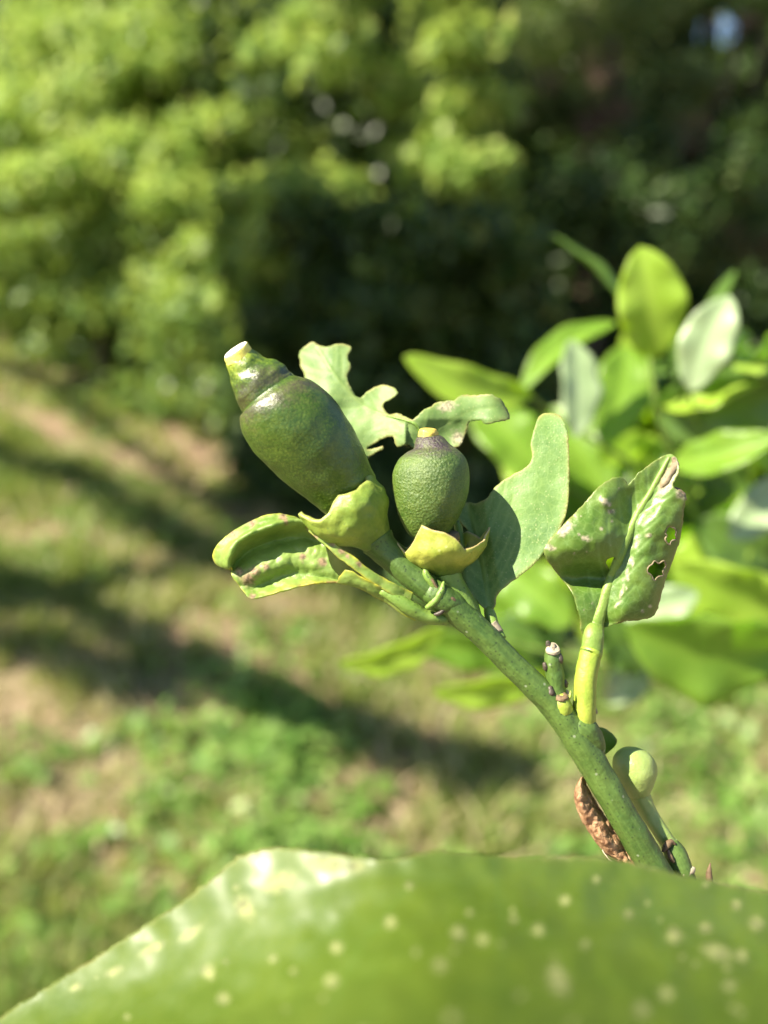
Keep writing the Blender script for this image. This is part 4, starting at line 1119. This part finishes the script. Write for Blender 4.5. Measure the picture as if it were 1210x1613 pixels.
def holerim(pts, zf, r, mat):
    q_ = densify(pts, 2.0, 0.8, 4); z_ = zf(q_[:, 0], q_[:, 1])
    q_ = np.vstack([q_, q_[:1]]); z_ = np.append(z_, z_[0])
    return tube('hole_rim', [(a_, b_, c_ - 0.4, r * (0.8 + 0.4 * abs(math.sin(a_ * .9)))) for a_, b_, c_ in zip(q_[:, 0], q_[:, 1], z_)], mat, lf, n=60, m=8, wob=0.2)
holerim(holes[1], zC, 1.2, M_rim); holerim(holes[2], zC, 1.1, M_rim)
tube('curled_tip', [(1040, 772, 4, 3), (1048, 760, 0, 7), (1056, 746, -2, 7.5), (1064, 732, 0, 5.5), (1061, 720, 2, 3)], M_rim, lf, n=30, m=14, wob=0.3, seed=4)
tube('curled_margin', [(1062, 768, 2, 2), (1068, 773, 0, 4), (1075, 779, 1, 4.5), (1079, 788, 4, 3)], M_rim, lf, n=20, m=12, wob=0.25, seed=6)
tube('petiole', [(920, 1158, 8, 12), (920, 1143, 5, 17), (920, 1128, 1, 18), (921, 1100, 0, 17.6), (923, 1065, 1, 17.6), (928, 1040, 3, 17.2), (931, 1028, 4, 17)], M_pet, lf, n=60, m=30, wob=0.04, seed=31)
zc_ = lambda a_, b_: float(zC(np.array([a_]), np.array([b_]))[0])
tube('midrib', [(931.5, 1028, 4, 16.8), (932.5, 1023, 4.5, 17.0), (934, 1010, 5.5, 17.0), (936, 998, 7, 16), (939, 986, zc_(939, 986) - 1, 13), (944, 970, zc_(944, 970) - 1, 10)] +
     [(a_, b_, zc_(a_, b_) - 1.0, r_) for (a_, b_), r_ in zip(catmull(midC, 24)[6:], np.linspace(8.6, 2.6, 18))], M_petrib, lf, n=90, m=24, wob=0.05, flat=0.75, seed=35)
tube('joint_ring', [(930, 1030, 3, 17.0), (931, 1028.5, 3.5, 17.6), (931.5, 1026.5, 4, 17.7), (932, 1025, 4.5, 17.1)], M_pet, lf, n=8, m=30, wob=0.05)
tube('collar', [(893, 1128, 4, 13), (905, 1142, 2, 22), (918, 1152, 3, 24), (934, 1170, 6, 20), (944, 1192, 8, 10)], M_stem, tm, n=30, m=26, wob=0.12, seed=41)

# --- left curled leaf
rowsD = [
 [(352, 893, 12), (341, 887, 10), (337, 873, 8), (345, 857, 6), (369, 837, 4), (397, 822, 2), (421, 812, 2), (446, 811, 4), (470, 818, 8), (484, 824, 12)],
 [(362, 896, 2), (352, 890, 0), (350, 876, -2), (358, 862, -4), (378, 846, -8), (402, 832, -10), (426, 823, -10), (450, 819, -6), (474, 822, 2), (488, 828, 8)],
 [(363, 895, -16), (360, 888, -20), (364, 872, -24), (376, 853, -26), (402, 838, -26), (432, 828, -24), (456, 822, -18), (479, 822, -10), (496, 834, -4), (505, 842, 0)],
 [(365, 900, 6), (366, 893, 10), (374, 882, 14), (390, 868, 18), (412, 857, 20), (436, 849, 22), (460, 845, 22), (482, 846, 20), (500, 850, 14), (512, 856, 8)],
 [(366, 905, 2), (371, 905, 0), (388, 897, -2), (404, 888, -2), (421, 878, 2), (446, 868, 4), (470, 866, 4), (494, 866, 2), (506, 872, 0), (518, 880, -2)],
 [(372, 915, -2), (380, 915, -6), (396, 908, -10), (414, 900, -10), (434, 892, -6), (456, 886, -4), (478, 884, -4), (498, 888, -6), (512, 894, -6), (526, 898, -6)],
 [(380, 928, -4), (390, 928, -4), (404, 924, 4), (424, 916, 8), (446, 908, 8), (468, 904, 6), (490, 904, 2), (510, 908, -2), (530, 912, -4), (548, 915, -4)],
 [(390, 940, -12), (397, 944, -16), (412, 942, -18), (440, 934, -18), (469, 926, -18), (495, 921, -16), (518, 919, -14), (538, 919, -10), (558, 922, -8), (584, 932, -6)],
]
lfD = rows_surface('leaf', rowsD, M_leafD, tm, nu=90, nv=90, thick=2.4, ripple=3.5, seed=8,
                   scars=[(392, 912, 9), (378, 902, 6), (402, 900, 6), (398, 941, 4), (476, 878, 5), (508, 886, 6), (369, 842, 5), (398, 826, 5), (446, 816, 5), (497, 836, 5), (420, 893, 4), (450, 822, 3)],
                   label='yellow-green leaf rolled into a trough with browned edges below the large fruit')
rowsD2 = [
 [(486, 824, -4), (504, 838, -16), (522, 850, -22), (537, 863, -26), (560, 878, -28), (584, 898, -27), (618, 917, -24), (652, 934, -16)],
 [(482, 832, 0), (502, 850, -14), (516, 862, -20), (530, 876, -24), (552, 892, -27), (578, 912, -27), (612, 934, -24), (648, 948, -16)],
]
rows_surface('leaf_margin', rowsD2, M_leafD, lfD, nu=14, nv=80, thick=2.2, ripple=2.0, seed=18, scars=[(524, 856, 4), (538, 868, 4), (548, 876, 3), (566, 888, 4), (500, 842, 5)])
rowsD3 = [
 [(545, 897, -22), (556, 900, -26), (570, 908, -28), (590, 918, -27), (612, 930, -24), (635, 944, -20), (655, 955, -14)],
 [(535, 908, -14), (548, 912, -18), (568, 920, -20), (590, 932, -18), (612, 942, -14), (634, 956, -12), (656, 966, -8)],
 [(530, 918, -10), (546, 920, -10), (568, 926, -10), (590, 938, -8), (612, 950, -8), (632, 966, -8), (654, 977, -4)]]
rows_surface('leaf_base', rowsD3, M_leafD, lfD, nu=24, nv=50, thick=2.2, ripple=2.0, seed=28)
tube('petiole', [(704, 976, 0, 9), (696, 975, -4, 10), (680, 973, -8, 10.5), (664, 968, -11, 11), (645, 957, -15, 12), (625, 944, -18, 10), (600, 930, -18, 6)], M_petg, lfD, n=40, m=20, wob=0.06, seed=51)

# --- stub twig with buds
tube('stub_twig', [(884, 1108, 2, 13), (878, 1092, 0, 15), (875, 1070, -2, 14), (872, 1050, -3, 14), (871, 1034, -4, 13.5), (871, 1024, -4, 12)], M_stem, tm, n=30, m=24, wob=0.10, seed=61)
tube('cut_end', [(871, 1027, -8, 11.5), (871, 1021, -10, 11), (871, 1019, -12, 7), (871, 1021, -9, 3)], M_scarw, tm, n=14, m=20, wob=0.15)
for (x, y, z, r, mm) in [(864, 1016, -6, 4.5, M_bud), (882, 1038, -10, 6, M_bud), (859, 1050, -9, 4.5, M_bud), (890, 1077, -4, 5, M_bud), (868, 1091, -12, 7, M_bud), (894, 1094, -2, 5, M_scarw), (938, 1120, 2, 3.5, M_scarw)]:
    tube('bud', [(x + 1, y + r, z + 2, r * .7), (x, y, z, r), (x - 1, y - r, z - 1, r * .7)], mm, tm, n=12, m=14, wob=0.25, roundend=True, seed=x)
tube('swollen_bud', [(893, 1132, 2, 10), (888, 1122, -5, 15), (885, 1110, -9, 15.5), (884, 1100, -10, 12)], M_pet, tm, n=22, m=24, wob=0.1, roundend=True)
tube('bud_scar', [(884, 1100, -14, 11), (884, 1096, -15, 10), (884, 1094, -16, 6), (884, 1096, -15, 2)], M_brownscar, tm, n=12, m=18, wob=0.3)
tube('bud_scale', [(893, 1104, -14, 3), (898, 1097, -15, 2.5), (899, 1088, -14, 1)], M_pet, tm, n=10, m=8)

# --- pale young bud behind the stem
side = tube('side_shoot', [(1092, 1430, 20, 17), (1080, 1392, 26, 18), (1072, 1368, 30, 19), (1064, 1345, 33, 18), (1054, 1330, 35, 14)], M_stem, tm, n=30, m=24, wob=0.06, seed=71)
tube('pedicel', [(1060, 1338, 38, 12), (1049, 1322, 42, 12.5), (1034, 1300, 46, 12.5), (1021, 1279, 50, 13.5), (1010, 1258, 52, 15.5), (1004, 1245, 52, 17)], M_bulb, tm, n=40, m=26, wob=0.04, seed=73, label='pale green pedicel of the young bud behind the stem')
loft('flower_bud', [(990, 1254, 1022, 1248, 52, 0), (977, 1240, 1029, 1232, 52, 0), (969, 1221, 1034, 1215, 52, 0), (966, 1204, 1031, 1198, 52, 0), (970, 1190, 1023, 1187, 52, 0), (980, 1181, 1010, 1180, 52, 0), (990, 1178, 1000, 1178, 52, 0)], M_bulb, tm, n=40, m=44,
     label='pale rounded young bud behind the lower stem', bump=lambda b, t: S * 1.5 * n3(b, 1 / (20 * S), 1.0))
tube('bract', [(1044, 1342, 18, 2), (1050, 1332, 19, 5), (1057, 1326, 22, 4), (1064, 1330, 22, 1.5)], M_brownscar, side, n=14, m=10, wob=.2)
tube('bract', [(1052, 1338, 18, 2), (1056, 1350, 14, 4), (1062, 1358, 13, 2)], M_brownscar, side, n=14, m=10, wob=.2)
tube('bract', [(1074, 1378, 16, 6), (1088, 1372, 18, 6), (1094, 1366, 20, 2)], M_scarw, side, n=14, m=10, wob=.3)
tube('thorn', [(1120, 1420, 30, 7), (1118, 1395, 28, 6), (1117, 1375, 26, 4.5), (1119, 1360, 25, 1)], M_brownscar, tm, n=16, m=10, wob=.15, roundend=True)
tube('thorn_base', [(1092, 1440, 20, 12), (1110, 1425, 26, 9), (1121, 1408, 30, 6)], M_stem, tm, n=16, m=14)
sheet('leaf', [(938, 1150), (950, 1146), (965, 1156), (972, 1168), (962, 1182), (948, 1190), (936, 1180)], lambda x, y: 70 + 0.3 * (x - 950), M_bush[2], tm, step=3, seed=2, thick=2, label='small dark leaf tip showing behind the stem')

# --- withered brown leaf stuck to the stem
rt = P(930, 1250, 10)
th_ = thing('withered_leaf', rt, 'brown dried leaf curled against the left side of the lower green stem', 'dead leaf')
rowsW = [
 [(920, 1222, 16), (926, 1240, 14), (938, 1262, 14), (955, 1288, 14), (972, 1314, 14), (990, 1340, 14), (1010, 1366, 14), (1020, 1378, 14)],
 [(916, 1224, 4), (917, 1243, -8), (924, 1266, -12), (940, 1294, -12), (957, 1320, -10), (978, 1345, -10), (1000, 1366, -6), (1014, 1380, 0)],
 [(915, 1226, 4), (911, 1242, -8), (912, 1264, -14), (924, 1292, -10), (942, 1318, -16), (962, 1340, -10), (990, 1364, -6), (1010, 1380, 0)],
 [(914, 1228, 12), (907, 1243, 10), (906, 1262, 10), (915, 1288, 10), (931, 1314, 10), (949, 1338, 12), (972, 1356, 12), (1004, 1378, 12)]]
rows_surface('blade', rowsW, M_dry, th_, nu=60, nv=110, thick=1.2, ripple=10, seed=44, edge_ends=False)
rows_surface('torn_edge', [[(949, 1338, 6), (958, 1350, 0), (970, 1360, 0), (985, 1370, 4)], [(956, 1346, 12), (966, 1362, 6), (978, 1370, 4), (990, 1378, 8)]], M_scarw, th_, nu=10, nv=20, thick=1.5, ripple=3, seed=4, edge_ends=False)

# ------------------------------------------------------------------ big leaf close to the lens
rf = P(650, 1700, -560)
tf_ = thing('citrus_leaf', rf, 'large blurred green leaf with yellow specks across the bottom foreground', 'leaf')
outF = [(-120, 1700), (0, 1603), (80, 1552), (150, 1508), (260, 1438), (330, 1388), (372, 1352), (430, 1336), (500, 1341), (570, 1350), (620, 1353), (680, 1340), (740, 1343), (800, 1348), (870, 1350), (940, 1350), (1000, 1360), (1100, 1383), (1210, 1404), (1330, 1440), (1420, 1520),
        (1420, 1760), (1200, 1880), (600, 1900), (0, 1850)]
def zF(x, y):
    crest = 1385 + 0.30 * np.logaddexp(0, (640 - x) / 60.0) * 60
    u = y - crest
    up = np.logaddexp(0, u / 25.0) * 25
    lf_ = 1 / (1 + np.exp((x - 600) / 45.0))
    near = 1 / (1 + np.exp((u - 95) / 30.0))
    z = -325 - 0.50 * (u - up) - 1.15 * up - 0.0006 * up ** 2 + lf_ * (0.57 * np.minimum(up, 130) - 45)
    z = z + 0.32 * np.logaddexp(0, (620 - x) / 50.0) * 50 * (0.55 + 0.45 * near)
    z = z + 0.16 * np.logaddexp(0, (x - 660) / 30.0) * 30
    z = z + 12 * np.sin(x / 150.0) * np.clip((y - 1360) / 100, 0, 1)
    return np.clip(z, -800, 20)
rs = random.Random(4)
scF = [(722, 1470, 11), (760, 1480, 9), (530, 1492, 9), (693, 1520, 10), (522, 1545, 10), (880, 1545, 15, 1.6, 1.2), (875, 1530, 12), (615, 1452, 9), (712, 1604, 10), (848, 1465, 9), (922, 1487, 6), (1062, 1473, 12), (1112, 1462, 9), (1050, 1565, 11), (1012, 1590, 12),
       (1168, 1505, 10), (1150, 1552, 9), (1192, 1455, 11), (1130, 1500, 12, 2, .3), (890, 1418, 8), (352, 1573, 9), (200, 1602, 9), (328, 1530, 10), (385, 1430, 13, 1.5, 1), (440, 1390, 14, 1.8, -.4), (520, 1362, 13, 2.4, .1), (560, 1364, 10, 1.5), (300, 1470, 14, 3, -.6), (240, 1495, 14, 3.2, -.5),
       (180, 1530, 12, 2.5, -.5), (120, 1555, 10, 2, -.5), (740, 1438, 5), (810, 1448, 6), (655, 1500, 5), (430, 1510, 6), (462, 1530, 5), (990, 1440, 7), (940, 1385, 6), (1160, 1425, 8)]
for _ in range(30):
    scF.append((rs.uniform(100, 1250), rs.uniform(1370, 1640), rs.uniform(3, 6)))
scF = [(a_[0], a_[1], a_[2] * (0.4 if a_[0] < 320 else 0.85), *a_[3:]) for a_ in scF]
midF = [(1500, 1700), (1300, 1560), (1050, 1420), (880, 1360)]
vF = [np.array([(1020, 1400), (1045, 1500), (1100, 1620)]), np.array([(780, 1360), (790, 1450), (800, 1640)]), np.array([(640, 1400), (560, 1500), (500, 1640)]), np.array([(1180, 1480), (1230, 1560), (1260, 1650)])]
sheet('blade', outF, zF, M_front, tf_, step=4.0, veins=vF, bumpv=0.3, scn=0.28, seed=55, rough=3.0, ripple=5, fine=0.0, scars=scF, thick=3.0, veinw=6)
